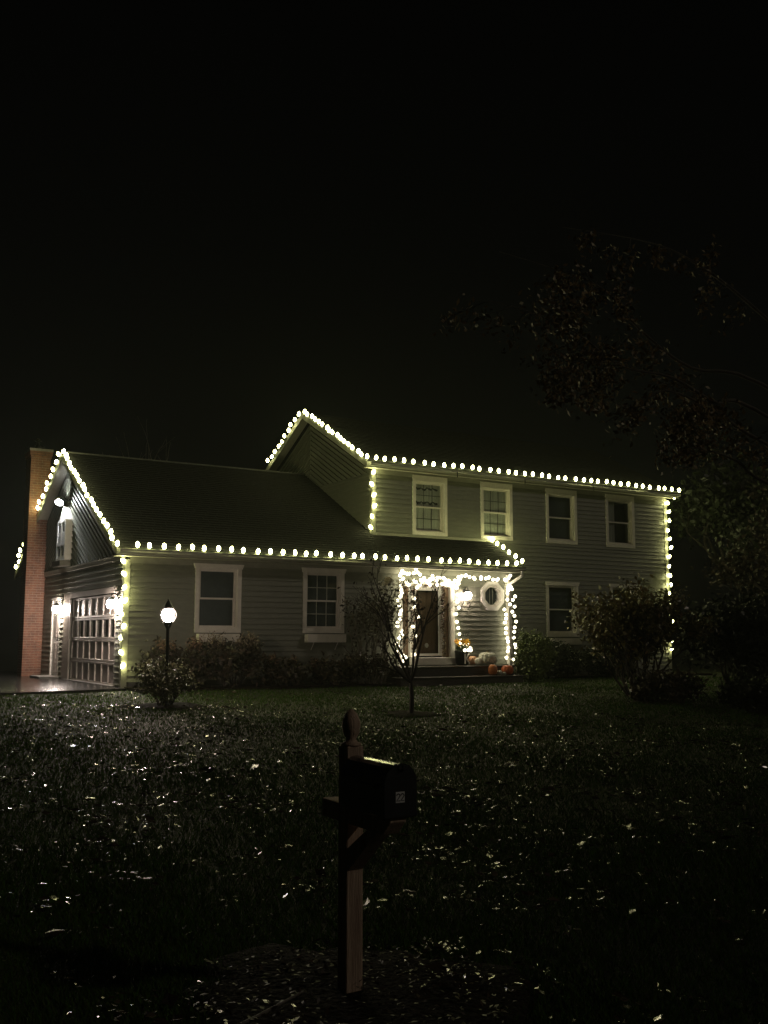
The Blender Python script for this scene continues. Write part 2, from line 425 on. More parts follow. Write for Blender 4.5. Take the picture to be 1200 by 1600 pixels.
# corner boards
m = MB(); m.box(-.032, .10, -.032, 0, -.05, 2.70); m.box(-.032, 0, 0, .09, -.05, 2.70); m.build('corner_board', STRIM, house)
m = MB(); m.box(Xm-.032, Xm+.09, Ym-.032, Ym, 3.64, ZT-.02); m.box(Xm-.032, Xm-.001, Ym, Ym+.09, 3.68, ZT-.02); m.build('corner_board', STRIM, house)
m = MB(); m.box(Xr-.10, Xr+.03, Ym-.032, Ym, -.05, ZT-.02); m.build('corner_board', STRIM, house)
m = MB(); m.box(XB-.09, XB+.03, -.032, 0, -.05, 2.70); m.build('corner_board', TRIM, house)
m = MB(); m.box(.10, XB-.09, -.028, -.0005, 2.62, 2.745); m.build('frieze_board', STRIM, house)
m = MB(); m.box(Xm+.09, Xr-.10, Ym-.028, Ym-.0005, ZT-.12, ZT-.005); m.build('frieze_board', STRIM, house)
m = MB(); m.box(Xm+.10, XB, Ym-.05, Ym-.03, 3.66, 3.735); m.build('flashing_board', STRIM, house)
# ------- roofs: deck + shingle courses
def roof_plane(P0, along, upv, L, H, nrm, th=.06, exposure=.145, tab=.30, seed=1, Hfun=None, parent=house):
    """P0 lower-left eave corner, along unit vec, upv unit slope vec"""
    P0, along, upv, nrm = map(Vector, (P0, along, upv, nrm)); rr = random.Random(seed)
    d = MB(); d.prism([P0, P0+along*L, P0+along*L+upv*H, P0+upv*H], -nrm*th)
    roof = d.build('roof', SHING, parent)
    m = MB(); n = int(math.ceil(H/exposure))
    for i in range(n):
        h0, h1 = i*exposure-.01, min(H, (i+1)*exposure+.05)
        x = -rr.uniform(0, tab)
        while x < L:
            w = tab*rr.uniform(.8, 1.2); a, b = max(0, x), min(L, x+w-.006); x += w
            if b-a < .02: continue
            e = rr.uniform(-.004, .004); hh = max(0, h0+e) if i else h0
            lo, hi = .016+rr.uniform(0, .005), .003
            q = [P0+along*a+upv*hh+nrm*lo, P0+along*b+upv*hh+nrm*lo, P0+along*b+upv*h1+nrm*hi, P0+along*a+upv*h1+nrm*hi,
                 P0+along*a+upv*hh, P0+along*b+upv*hh]
            m.add(q, [(0, 1, 2, 3), (4, 5, 1, 0), (5, 2, 1), (4, 0, 3)])
    tag(m.build('shingle', SHING, roof), kind='stuff')
    return roof
lg = math.hypot(1, SL); ug = (0, 1/lg, SL/lg); ngv = (0, -SL/lg, 1/lg)
lmn = math.hypot(1, SLM); um = (0, 1/lmn, SLM/lmn); nm = (0, -SLM/lmn, 1/lmn)
roof_plane((-.3, Ye, ze), (1, 0, 0), ug, Xm+.02+.3, (Wr-Ye)*lg, ngv, seed=1)
roof_plane((Xm+.021, Ye, ze), (1, 0, 0), ug, Xp-Xm-.021, (Ym-.002-Ye)*lg, ngv, seed=2)
roof_plane((-.3, 2*Wr-Ye, ze), (1, 0, 0), (0, -1/lg, SL/lg), Xm-.002+.3, (Wr-Ye-.001)*lg, (0, SL/lg, 1/lg), seed=3, exposure=.3, tab=.6)
roof_plane((Xm-.3, Ym-ou, zu), (1, 0, 0), um, Xr-Xm+.6, (Wa+ou)*lmn, nm, seed=4)
roof_plane((Xm-.3, YB+ou, zu), (1, 0, 0), (0, -1/lmn, SLM/lmn), Xr-Xm+.6, (Wa+ou-.001)*lmn, (0, SLM/lmn, 1/lmn), seed=5, exposure=.3, tab=.6)
m = MB(); m.tube([(-.3, Wr, zr+.012), (Xm-.01, Wr, zr+.012)], .035, 6); m.build('ridge_cap', mat('ridge_shingle', (.075, .075, .072), .6, noise=.3, nscale=12), house)
# rake boards + rake soffits
def rake(x, y0, z0, y1, z1, w=.17, name='rake_board', flip=1, inner=.3):
    m = MB(); m.prism([(x-.012, y0, z0-.005), (x-.012, y1, z1-.005), (x-.012, y1, z1-w), (x-.012, y0, z0-w)], (.03, 0, 0)); m.build(name, STRIM, house)
    m = MB(); m.prism([(x+.018, y0, z0-.075), (x+.018, y1, z1-.075), (x+.018, y1, z1-.095), (x+.018, y0, z0-.095)], (inner-.025, 0, 0)); m.build('rake_soffit', SOFF, house)
rake(-.3, Ye, ze, Wr, zr); rake(-.3, Wr+.001, zr, 2*Wr-Ye, ze)
rake(Xm-.3, Ym-ou, zu, YA, za); rake(Xm-.3, YA+.001, za, YB+ou, zu)
m = MB(); m.prism([(Xr+.288, Ym-ou, zu-.005), (Xr+.288, YA, za-.005), (Xr+.288, YA, za-.17), (Xr+.288, Ym-ou, zu-.17)], (.025, 0, 0)); m.build('rake_board', STRIM, house)
m = MB(); m.prism([(Xp-.002, Ye, ze-.003), (Xp-.002, Ym, ze+SL*(Ym-Ye)-.003), (Xp-.002, Ym, ze+SL*(Ym-Ye)-.15), (Xp-.002, Ye, ze-.15)], (.025, 0, 0)); m.build('rake_board', STRIM, house)
m = MB(); m.prism([(XB-.002, .0, 2.60), (XB-.002, Ym-.03, 2.60), (XB-.002, Ym-.03, 3.55), (XB-.002, .0, 3.02)], (.03, 0, 0)); m.build('fascia_board', STRIM, house)
# eave soffits, fascia, gutters
m = MB(); m.box(-.28, Xp-.01, Ye+.02, -.03, 2.75, 2.768); m.build('soffit', SOFF, house)
m = MB(); m.box(Xm-.28, Xr+.28, Ym-ou+.02, Ym-.03, ZT, ZT+.018); m.build('soffit', SOFF, house)
def gutter(x0, x1, y, z, mt):
    m = MB(); pr = [(0, 0), (-.09, 0), (-.115, .035), (-.105, .07), (-.12, .105), (-.112, .105), (-.098, .07), (-.107, .037), (-.088, .008), (-.006, .008), (-.006, .105), (0, .105)]
    m.prism([(x0, y+a, z+b) for a, b in pr], (x1-x0, 0, 0)); return m.build('gutter', mt, house)
m = MB(); m.box(-.288, Xp-.012, Ye-.002, Ye+.018, 2.745, 2.90); m.build('fascia_board', STRIM, house)
gutter(-.27, Xp+.02, Ye-.003, 2.775, STRIM)
m = MB(); m.box(Xm-.288, Xr+.288, Ym-ou-.002, Ym-ou+.018, ZT-.012, zu-.015); m.build('fascia_board', STRIM, house)
gutter(Xm-.25, Xr+.29, Ym-ou-.003, ZT+.02, STRIM)
for x in (9.05, 11.35, 13.9):
    m = MB(); m.box(x, x+.025, Ym-ou-.128, Ym-ou-.122, ZT-.07, ZT+.07); m.build('gutter_hanger', METAL, house)
m = MB(); m.tube([(10.33, Ye-.06, 2.78), (10.33, Ye-.06, 2.66), (10.27, -.06, 2.47), (10.27, -.06, 2.35)], .036, 8)
m.build('downspout', WHITE, house)
m = MB(); m.tube([(10.27, -.06, 2.35), (10.27, -.06, .1)], .034, 8); m.build('downspout', mat('brown_downspout', (.05, .045, .04), .5), house)

# --- windows
def casement(cx, Y, z0, z1, hw, style, box=None, cap=True):
    w = MB(); c = .095
    fl = .03 if cap == 'flare' else 0
    w.box(cx-hw, cx-hw+c, Y-.045, Y-.001, z0+c, z1-c); w.box(cx+hw-c, cx+hw, Y-.045, Y-.001, z0+c, z1-c)
    w.box(cx-hw, cx+hw, Y-.047, Y-.001, z0, z0+c)
    if cap == 'flare': w.prism([(cx-hw-.015, Y-.001, z1-c), (cx+hw+.015, Y-.001, z1-c), (cx+hw+.05, Y-.001, z1+.01), (cx-hw-.05, Y-.001, z1+.01)], (0, -.055, 0))
    else: w.box(cx-hw, cx+hw, Y-.05, Y-.001, z1-c-.06, z1)
    win = w.build('window', TRIM, house)
    top = z1-c-(0 if cap == 'flare' else .06); bot = z0+c; l, r_ = cx-hw+c, cx+hw-c
    # jamb liner
    j = MB(); j.box(l-.002, l+.02, Y, Y+.12, bot, top); j.box(r_-.02, r_+.002, Y, Y+.12, bot, top); j.box(l+.02, r_-.02, Y, Y+.12, top-.02, top+.002); j.box(l+.02, r_-.02, Y-.02, Y+.12, bot-.002, bot+.025)
    j.build('frame', TRIM, win)
    mid = (bot+top)/2; e = .04
    for k, (a, b, yy) in enumerate(((mid-.02, top-.02, Y+.05), (bot+.025, mid+.02, Y+.08))):
        s = MB(); s.box(l+.02, l+.02+e, yy, yy+.028, a, b); s.box(r_-.02-e, r_-.02, yy, yy+.028, a, b); s.box(l+.02+e, r_-.02-e, yy, yy+.028, b-e, b); s.box(l+.02+e, r_-.02-e, yy, yy+.028, a, a+e)
        s.build('sash', TRIM, win)
        if style in ('grid', 'curtain'):
            g = MB(); n = 3
            for q in range(1, n):
                x = l+.06+(r_-l-.12)*q/n; g.box(x-.008, x+.008, yy+.016, yy+.026, a+e, b-e)
            zz = (a+b)/2; g.box(l+.06, r_-.06, yy+.015, yy+.025, zz-.008, zz+.008)
            g.build('muntin', TRIM if style == 'grid' else mat('dark_muntin', (.08, .08, .07), .5) if 'dark_muntin' not in bpy.data.materials else bpy.data.materials['dark_muntin'], win)
        p = MB(); p.box(l+.06, r_-.06, yy+.008, yy+.013, a+e, b-e); p.build('pane', GLASSK, win)
    # curtain or shade behind
    if style == 'curtain' or style == 'half':
        cu = MB(); n = 40; L0, L1 = l+.02, r_-.02
        if style == 'half': L1 = l+(r_-l)*.4
        yc = Y+.120
        for q in range(n+1):
            x = L0+(L1-L0)*q/n; dy = .007*math.sin(q*1.35)+.003*math.sin(q*3.1)
            cu.v += [(x, yc+dy, bot), (x, yc+dy*.7, top)]
        for q in range(n): cu.f.append((2*q, 2*q+2, 2*q+3, 2*q+1))
        cu.build('curtain', CURT, win, smooth=True)
    else:
        cu = MB(); cu.box(l+.01, r_-.01, Y+.15, Y+.155, bot, top); cu.build('shade', SHADE, win)
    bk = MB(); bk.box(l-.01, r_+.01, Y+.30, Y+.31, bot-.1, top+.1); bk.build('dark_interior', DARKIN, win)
    return win
w = casement(*[GW[0][0]], 0, GW[0][1], GW[0][2], GW[0][3], 'plain', cap='flare')
casement(GW[1][0], 0, GW[1][1], GW[1][2], GW[1][3], 'grid', cap='flare')
w1 = casement(UW[0][0], Ym, UW[0][1], UW[0][2], UW[0][3], 'curtain')
# valance scallops and small white ornament on the sill of the first upper window
m = MB()
for zc, amp in ((5.03, .05), (4.66, .06)):
    pts = [(8.05+q*.037, Ym+.125, zc-amp*abs(math.sin(q*.62))+rnd.uniform(-.02, .02)) for q in range(20)]
    m.tube(pts, [.012+.018*abs(math.sin(q*.62)) for q in range(20)], 5)
m.build('valance', mat('valance_lace', (.07, .07, .06), .9), w1, smooth=True)
m = MB(); m.lathe((8.75, Ym+.13, 3.88), [(.001, 0), (.035, .01), (.04, .04), (.02, .07), (.001, .08)], 8); m.build('figurine', WHITE, w1, smooth=True)
casement(UW[1][0], Ym, UW[1][1], UW[1][2], UW[1][3], 'curtain')
casement(UW[2][0], Ym, UW[2][1], UW[2][2], UW[2][3], 'plain')
casement(UW[3][0], Ym, UW[3][1], UW[3][2], UW[3][3], 'half')
casement(LW[0][0], Ym, LW[0][1], LW[0][2], LW[0][3], 'plain', cap='flare')
casement(LW2[0][0], Ym, LW2[0][1], LW2[0][2], LW2[0][3], 'plain', cap='flare')
# octagon window
def ngon(cx, cz, r, n=8): return [(cx+r*math.cos(math.pi/8+2*math.pi*k/n), cz+r*math.sin(math.pi/8+2*math.pi*k/n)) for k in range(n)]
ocx, ocz = 9.70, 2.13
def ring(m, r0, r1, y0, y1):
    a, b = ngon(ocx, ocz, r0), ngon(ocx, ocz, r1)
    v = [(x, y0, z) for x, z in a]+[(x, y0, z) for x, z in b]+[(x, y1, z) for x, z in a]+[(x, y1, z) for x, z in b]
    f = []
    for k in range(8):
        q = (k+1) % 8
        f += [(k, q, 8+q, 8+k), (8+k, 8+q, 24+q, 24+k), (q, k, 16+k, 16+q)]
    m.add(v, f)
m = MB(); ring(m, .30, .405, -.05, 0); oct_ = m.build('window', WHITE, house)
m = MB(); ring(m, .245, .30, -.03, .08); m.build('frame', TRIM, oct_)
m = MB(); m.prism([(x, .03, z) for x, z in ngon(ocx, ocz, .245)], (0, .005, 0)); m.build('pane', GLASSK, oct_)
m = MB(); m.box(ocx-.04, ocx-.03, .04, .05, ocz-.22, ocz+.22); m.box(ocx+.06, ocx+.07, .04, .05, ocz-.22, ocz+.22); m.build('muntin', TRIM, oct_)
m = MB(); m.prism([(x, .14, z) for x, z in ngon(ocx, ocz, .36)], (0, .01, 0)); m.build('shade', SHADE, oct_)
m = MB()
for s_ in ((9.33, 9.6), (9.8, 10.07)): pass
# siding infill round the octagon (corner triangles)
for sx in (-1, 1):
    for sz in (-1, 1):
        m.prism([(ocx+sx*.37, -.002, ocz+sz*.37), (ocx+sx*.37, -.002, ocz+sz*.13), (ocx+sx*.13, -.002, ocz+sz*.37)], (0, -.012, 0))
m.build('siding_infill', SIDING, house)

# --- front door unit
fd = MB(); fd.box(6.82, 6.93, -.05, .10, .36, 2.32); fd.box(8.36, 8.48, -.05, .10, .57, 2.32); fd.box(6.82, 8.48, -.055, .10, 2.32, 2.41)
fd.box(7.15, 7.22, -.03, .10, .57, 2.32); fd.box(8.10, 8.16, -.03, .10, .57, 2.32)
door = fd.build('front_door', WHITE, house)
m = MB(); m.box(7.225, 7.33, -.045, -.02, .60, 2.315); m.box(7.99, 8.095, -.045, -.02, .60, 2.315); m.box(7.33, 7.99, -.045, -.02, 2.22, 2.315); m.box(7.33, 7.99, -.045, -.02, .60, .66)
m.build('storm_door_frame', WHITE, door, bevel=.004)
m = MB(); m.box(7.33, 7.99, -.035, -.031, .66, 2.22); m.build('pane', GLASSK, door)
m = MB(); m.box(7.26, 8.06, .05, .09, .60, 2.31)
for (a, b, c, d_) in ((7.36, 7.62, 1.55, 2.2), (7.70, 7.96, 1.55, 2.2), (7.36, 7.62, .75, 1.4), (7.70, 7.96, .75, 1.4)): m.box(a, b, .035, .05, c, d_)
m.build('door_leaf', WOODD, door, bevel=.006)
m = MB(); m.tube([(7.95, -.046, 1.35), (7.95, -.085, 1.35), (7.95, -.085, 1.22), (7.95, -.046, 1.22)], .008, 6); m.build('handle', METAL, door)
m = MB(); m.box(7.23, 8.08, -.048, -.022, .555, .598); m.build('door_sweep', METAL, door)
for a, b in ((6.93, 7.15), (8.16, 8.36)):
    m = MB(); m.box(a, b, .05, .07, .57, 2.32); m.build('sidelight_panel', WOODD, door)
    m = MB(); q = (b-a)/2; m.box(a+q-.012, a+q+.012, .03, .05, .57, 2.32); m.build('sidelight_mullion', mat('sidelight_wood', (.22, .16, .10), .5) if 'sidelight_wood' not in bpy.data.materials else bpy.data.materials['sidelight_wood'], door)
m = MB(); m.box(7.16, 8.47, -.20, .02, .375, .565); m.build('threshold_step', TRIM, door, bevel=.01)
# small round white plate low on the door leaf
m = MB(); m.lathe((7.68, .033, .86), [(.001, -.012), (.055, -.010), (.06, 0)], 12, 'Y'); m.build('door_plate', WHITE, door)

# --- garage door
GY0, GY1, GZ = .62, 4.40, 2.0
gd = MB(); gd.box(-.01, .03, .50, .60, -.02, 2.12); gd.box(-.035, .03, 4.42, 4.50, -.02, 2.12); gd.box(-.04, .03, .50, 4.52, 2.02, 2.14)
gd.box(-.012, -.002, .48, .50, 0, 2.1)
gdo = gd.build('garage_door', GDOOR, house)
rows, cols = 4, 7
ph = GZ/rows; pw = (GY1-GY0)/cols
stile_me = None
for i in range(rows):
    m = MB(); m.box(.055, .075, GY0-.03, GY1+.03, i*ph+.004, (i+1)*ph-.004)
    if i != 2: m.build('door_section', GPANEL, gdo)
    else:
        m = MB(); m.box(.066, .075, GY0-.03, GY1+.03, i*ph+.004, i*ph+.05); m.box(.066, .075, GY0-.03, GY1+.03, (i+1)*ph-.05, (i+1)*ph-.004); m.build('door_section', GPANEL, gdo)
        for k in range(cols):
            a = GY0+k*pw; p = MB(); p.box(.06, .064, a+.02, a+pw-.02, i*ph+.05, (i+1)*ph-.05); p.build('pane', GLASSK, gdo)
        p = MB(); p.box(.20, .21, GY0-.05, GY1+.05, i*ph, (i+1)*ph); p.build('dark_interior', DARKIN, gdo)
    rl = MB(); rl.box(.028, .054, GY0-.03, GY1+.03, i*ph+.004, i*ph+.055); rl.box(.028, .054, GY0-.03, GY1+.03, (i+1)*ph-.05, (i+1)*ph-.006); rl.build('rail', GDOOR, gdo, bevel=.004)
    for k in range(cols+1):
        a = GY0+k*pw; st = MB(); st.box(.026, .056, max(GY0-.03, a-.028), min(GY1+.03, a+.028), i*ph+.052, (i+1)*ph-.048); st.build('stile', GDOOR, gdo)
m = MB(); m.box(-.03, -.001, 4.52, 5.10, -.02, 2.12); m.build('pilaster_board', GUT, house)
m = MB(); m.box(-.10, .03, .45, 4.6, -.02, .025); m.build('garage_sill', CONC, house)
# side door
m = MB(); m.box(-.03, 0, 5.48, 5.56, -.02, 2.08); m.box(-.03, 0, 6.34, 6.42, -.02, 2.08); m.box(-.03, 0, 5.56, 6.34, 2.0, 2.08)
sdo = m.build('side_door', TRIM, house)
m = MB(); m.box(.03, .06, 5.56, 6.34, 0, 2.0); m.build('door_leaf', WHITE, sdo)
m = MB(); m.box(.015, .03, 5.64, 5.92, 1.05, 1.9); m.box(.015, .03, 5.98, 6.26, 1.05, 1.9); m.box(.015, .03, 5.64, 5.92, .15, .9); m.box(.015, .03, 5.98, 6.26, .15, .9); m.build('door_panel', GDOOR, sdo, bevel=.01)
m = MB(); m.lathe((.0, 5.64, .98), [(.001, -.05), (.028, -.045), (.03, -.02), (.012, 0), (.012, .03)], 10, 'X'); m.build('handle', METAL, sdo, smooth=True)
m = MB(); m.box(-.5, -.01, 5.4, 6.5, -.1, .06); m.build('door_step', CONC, house)
# hayloft ornament on the gable
oy, ow = 4.98, .44
m = MB(); m.prism([(-.17, oy-ow, 2.98), (-.17, oy+ow, 2.98), (-.17, oy+ow, 4.0), (-.17, oy, 4.38), (-.17, oy-ow, 4.0)], (.165, 0, 0))
hay = m.build('hayloft_door', WHITE, house)
m = MB()
for a, b, c, d_ in ((-ow, -ow+.07, 2.98, 4.0), (ow-.07, ow, 2.98, 4.0), (-.03, .03, 2.98, 4.05)): m.box(-.205, -.171, oy+a, oy+b, c, d_)
for z in (2.98, 3.36, 3.95): m.box(-.20, -.1705, oy-ow+.07, oy-.03, z, z+.07); m.box(-.20, -.1705, oy+.03, oy+ow-.07, z, z+.07)
m.build('frame', WHITE, hay)
for sy in (-1, 1):
    for z in (3.12, 3.72):
        m = MB(); m.box(-.18, -.1715, oy+sy*.21-.10, oy+sy*.21+.10, z-.02, z+.19); m.build('pane', mat('dark_loft_pane', (.02, .02, .02), .2) if 'dark_loft_pane' not in bpy.data.materials else bpy.data.materials['dark_loft_pane'], hay)
    for k in range(5):
        z = 3.44+k*.06; m = MB(); m.prism([(-.172, oy+sy*.04, z+.0), (-.172, oy+sy*.36, z-.0+.16*-1+.13), (-.172, oy+sy*.36, z+.035+.16*-1+.13), (-.172, oy+sy*.04, z+.035)], (-.015, 0, 0)); m.build('plank', WHITE, hay)
m = MB(); m.box(-.30, -.01, oy-.42, oy+.42, 2.83, 2.965); m.build('sill_box', GUT, hay)
# --- chimney (part) with bricks
CX0, CX1, CY0, CY1, CZ = -.53, 0, 7.40, 8.00, 6.02
m = MB(); m.box(CX0+.012, CX1-.03, CY0+.012, CY1-.012, -.1, CZ); ch = m.build('chimney', MORTAR, house)
m = MB(); bh, bl, gp = .0585, .195, .0105
zz = 0; i = 0
rr = random.Random(5)
while zz < CZ+.16:
    cor = .02*max(0, min(2, int((zz-(CZ-.05))/(bh+gp))+1)) if zz > CZ-.05 else 0
    x0, x1, y0, y1 = CX0-cor, CX1+cor, CY0-cor, CY1+cor
    for side in ('F', 'L', 'R'):
        if side == 'R' and zz < 3.6: continue
        a0, a1 = (x0, x1) if side == 'F' else (y0, y1)
        a = a0-(bl/2 if i % 2 else 0)
        while a < a1-.01:
            b0, b1 = max(a0, a), min(a1, a+bl); a += bl+gp
            if b1-b0 < .02: continue
            o = rr.uniform(0, .005)
            if side == 'F': m.box(b0, b1, y0-o, y0+.04, zz, zz+bh)
            elif side == 'L': m.box(x0-o, x0+.04, max(b0, y0+.041), b1, zz, zz+bh)
            else: m.box(x1-.04, x1+o, max(b0, y0+.041), b1, zz, zz+bh)
    zz += bh+gp; i += 1
tag(m.build('brick', BRICK, ch), kind='stuff')
m = MB(); m.box(CX0-.05, CX1+.05, CY0-.05, CY1+.05, CZ+.16, CZ+.23); m.build('chimney_cap', CONC, ch)
m = MB(); m.lathe((-.3, 7.7, CZ+.23), [(.09, 0), (.085, .14), (.05, .15), (.05, .26), (.10, .27), (.02, .34)], 10)
m.tube([(-.55, 7.7, CZ+.30), (-.1, 7.7, CZ+.34)], .015, 6); m.build('chimney_pot', METAL, ch, smooth=True)

# ------------------------------------------------------------------ porch steps
st = thing('porch_steps', 'dark two-level wooden steps in front of the lit front door', 'steps', (7.8, -.7, 0))
m = MB(); m.box(6.25, 9.62, -.97, -.035, -.1, .335); m.build('riser', STEPW, st)
m = MB(); m.box(6.05, 9.60, -1.37, -.972, -.15, .105); m.build('riser', STEPW, st)
for k in range(6):
    y = -1.0+k*.1615; m = MB(); m.box(6.22, 9.66, y, y+.152, .336, .365); m.build('tread_board', STEPW, st, bevel=.004)
for k in range(3):
    y = -1.41+k*.145; m = MB(); m.box(6.02, 9.64, y, y+.136, .106, .135); m.build('tread_board', STEPW, st, bevel=.004)

# ------------------------------------------------------------------ lamps
def wall_lantern(loc, d, label, em, r=.105, cat='wall lantern', dark=True):
    """d: outward unit vector"""
    L = thing('wall_lantern', label, cat, loc, 'wall lanterns'); p = Vector(loc); d = Vector(d)
    m = MB(); m.lathe(p+d*.02+Vector((0, 0, .12)), [(.05, -.015), (.055, 0), (.05, .015)], 10, 'X' if abs(d.x) > .5 else 'Y'); m.build('wall_plate', METAL, L)
    c = p+d*.17
    m = MB(); m.tube([p+d*.02+Vector((0, 0, .12)), p+d*.09+Vector((0, 0, .22)), p+d*.17+Vector((0, 0, .20)), p+d*.17+Vector((0, 0, .12))], .011, 6); m.build('arm', METAL, L)
    m = MB(); m.lathe(c, [(.03, .15), (.10, .10), (.105, .09), (.03, .105)], 10); m.build('roof_cap', METAL, L)
    m = MB(); m.lathe(c, [(.001, -.10), (r*.5, -.095), (r*.9, -.04), (r, .01), (r*.85, .06), (r*.5, .085), (.001, .09)], 14); m.build('glass_globe', em, L, smooth=True)
    for k in range(4):
        a = math.pi/4+k*math.pi/2
        m = MB(); m.tube([c+Vector((math.cos(a)*.095, math.sin(a)*.095, .095)), c+Vector((math.cos(a)*.075, math.sin(a)*.075, -.11))], .005, 4); m.build('bar', METAL, L)
    return L
wall_lantern((0, .34, 1.76), (-1, 0, 0), 'glowing wall lantern between the garage door and the lit house corner', E_LANT)
wall_lantern((0, 5.30, 1.76), (-1, 0, 0), 'glowing wall lantern between the side door and the garage door', E_LANT)
wall_lantern((8.80, -.02, 2.12), (0, -1, 0), 'glowing porch lantern above the house number beside the front door', E_PORCH, r=.10)
fl = thing('flood_light', 'bright white flood lamp high in the garage gable above the white hayloft door', 'flood light', (0, 4.98, 4.52))
m = MB(); m.lathe((-.02, 4.98, 4.52), [(.06, -.015), (.065, 0), (.06, .018)], 10, 'X'); m.build('mount', METAL, fl)
m = MB(); m.tube([(-.02, 4.98, 4.52), (-.16, 4.98, 4.58), (-.22, 4.98, 4.56)], .014, 6); m.build('arm', METAL, fl)
fc_ = Vector((-.26, 4.96, 4.52)); fa = Vector((-.42, -.50, -.76)).normalized()
m = MB(); m.tube([fc_-fa*.10, fc_-fa*.07, fc_-fa*.02, fc_+fa*.05, fc_+fa*.085], [.035, .06, .09, .108, .112], 14, cap=False); m.build('hood', METAL, fl, smooth=True)
m = MB(); m.lathe(fc_+fa*.05, [(.001, -.085), (.05, -.07), (.08, -.02), (.085, .015), (.05, .06), (.001, .075)], 12); m.build('bulb', E_FLOOD, fl, smooth=True)
# lamp post
lx, ly = -.45, -4.15; lz = ground_z(lx, ly)
lp = thing('lamp_post', 'black post lantern glowing above a leafy shrub on the lawn', 'lamp post', (lx, ly, lz))
m = MB(); m.lathe((lx, ly, lz), [(.07, 0), (.07, .06), (.045, .10), (.028, .2), (.028, 1.34), (.045, 1.36), (.06, 1.40), (.075, 1.44), (.10, 1.455)], 12); m.build('post', METAL, lp, smooth=True)
gz = lz+1.58
m = MB(); m.lathe((lx, ly, gz), [(.001, -.125), (.05, -.115), (.10, -.06), (.118, 0), (.10, .06), (.05, .10), (.001, .105)], 16); m.build('globe', E_POST, lp, smooth=True)
for k in range(6):
    a = k*math.pi/3; m = MB()
    m.tube([(lx+math.cos(a)*q, ly+math.sin(a)*q, gz+h) for q, h in ((.09, -.125), (.135, -.06), (.15, 0), (.13, .06), (.08, .12))], .006, 5); m.build('cage_bar', METAL, lp)
m = MB(); m.lathe((lx, ly, gz), [(.11, .115), (.085, .13), (.06, .17), (.03, .23), (.012, .25), (.02, .265), (.001, .29)], 12); m.build('cap', METAL, lp, smooth=True)

# ------------------------------------------------------------------ string lights
bm_ = MB(); bm_.lathe((0, 0, 0), [(.018, -.005), (.034, .015), (.042, .05), (.034, .085), (.016, .108), (.002, .115)], 8)
BULB = bm_.mesh('bulb', E_BULB, smooth=True)
bm_ = MB(); bm_.lathe((0, 0, 0), [(.001, -.042), (.030, -.030), (.042, 0), (.030, .030), (.001, .042)], 7)
MINI = bm_.mesh('bulb', E_MINI, smooth=True)
def string(pts, label, spacing=.305, mesh=BULB, tilt=None, group='warm string lights', clipb=True, first=.0, jit=.018, cord_off=(0, 0, 0), bulb_off=(0, 0, .02)):
    pts = [Vector(p) for p in pts]; T = thing('string_lights', label, 'string lights', pts[0], group)
    path = []; 
    for a, b in zip(pts, pts[1:]):
        n = max(2, int((b-a).length/.15))
        for k in range(n): path.append(a.lerp(b, k/n)+Vector(cord_off)+Vector((0, 0, -.008*math.sin(math.pi*((k*.5) % 1)))))
    path.append(pts[-1]+Vector(cord_off))
    m = MB(); m.tube(path, .006, 4); m.build('cord', CORD, T)
    d = first; seg = 0; acc = 0
    lens = [(b-a).length for a, b in zip(pts, pts[1:])]; tot = sum(lens); k = 0
    while d <= tot+1e-6:
        x = d; s_ = 0
        while s_ < len(lens)-1 and x > lens[s_]: x -= lens[s_]; s_ += 1
        p = pts[s_].lerp(pts[s_+1], min(1, x/lens[s_]))
        j = Vector((rnd.gauss(0, jit), rnd.gauss(0, jit), rnd.gauss(0, jit*.5)))
        rot = ((tilt[0] if tilt else 0)+rnd.gauss(0, .09), (tilt[1] if tilt else 0)+rnd.gauss(0, .09), rnd.uniform(0, 6))
        inst(mesh, 'bulb', p+j+Vector(bulb_off), T, rot); d += spacing*rnd.uniform(.92, 1.08); k += 1
    return T
gy = Ye-.11
string([(.07, gy, ze-.02), (Xp-.1, gy, ze-.02)], 'string of warm bulbs along the low eave above the two ground-floor windows', .3065)
string([(-.33, Ye-.02, ze+.0), (-.33, Wr, zr+.03)], 'string of warm bulbs up the front slope of the garage gable', .305, tilt=(0, -.3))
string([(-.33, Wr+.18, zr-.08), (-.33, 2*Wr-Ye, ze+.0)], 'string of warm bulbs down the rear slope of the garage gable past the chimney', .305, tilt=(0, -.3))
string([(-.035, -.05, 2.62), (-.035, -.05, .16)], 'vertical string of warm bulbs down the garage front corner', .273, bulb_off=(0, -.03, 0), tilt=(.5, -.5))
string([(Xm-.33, Ym-ou, zu+.02), (Xm-.33, YA, za+.02)], 'string of warm bulbs up the front slope of the tall left gable', .26, tilt=(0, -.3))
string([(Xm-.33, YA+.18, za-.07), (Xm-.33, YB-1.1, za-SLM*(Wa-1.1)+.02)], 'string of warm bulbs down the back slope of the tall left gable', .26, tilt=(0, -.3))
string([(Xm-.12, Ym-ou-.11, zu+.01), (Xr+.28, Ym-ou-.11, zu+.01)], 'long string of warm bulbs along the upper eave over four windows', .300)
string([(Xm-.03, Ym-.05, 5.22), (Xm-.03, Ym-.05, 3.68)], 'short vertical string of warm bulbs on the upper-storey left corner', .285, bulb_off=(0, -.03, 0), tilt=(.5, -.4))
string([(Xr+.22, Ym-.2, 5.35), (Xr+.02, Ym-.06, 5.16), (Xr+.02, Ym-.05, .45)], 'vertical string of warm bulbs down the far right corner of the house', .285, bulb_off=(.0, -.03, 0), tilt=(.5, .4), jit=.02)
string([(Xp+.02, Ym-.12, ze+SL*(Ym-.12-Ye)+.04), (Xp+.02, Ye+.02, ze+.03)], 'short sloping string of six warm bulbs at the right end of the porch roof', .275)
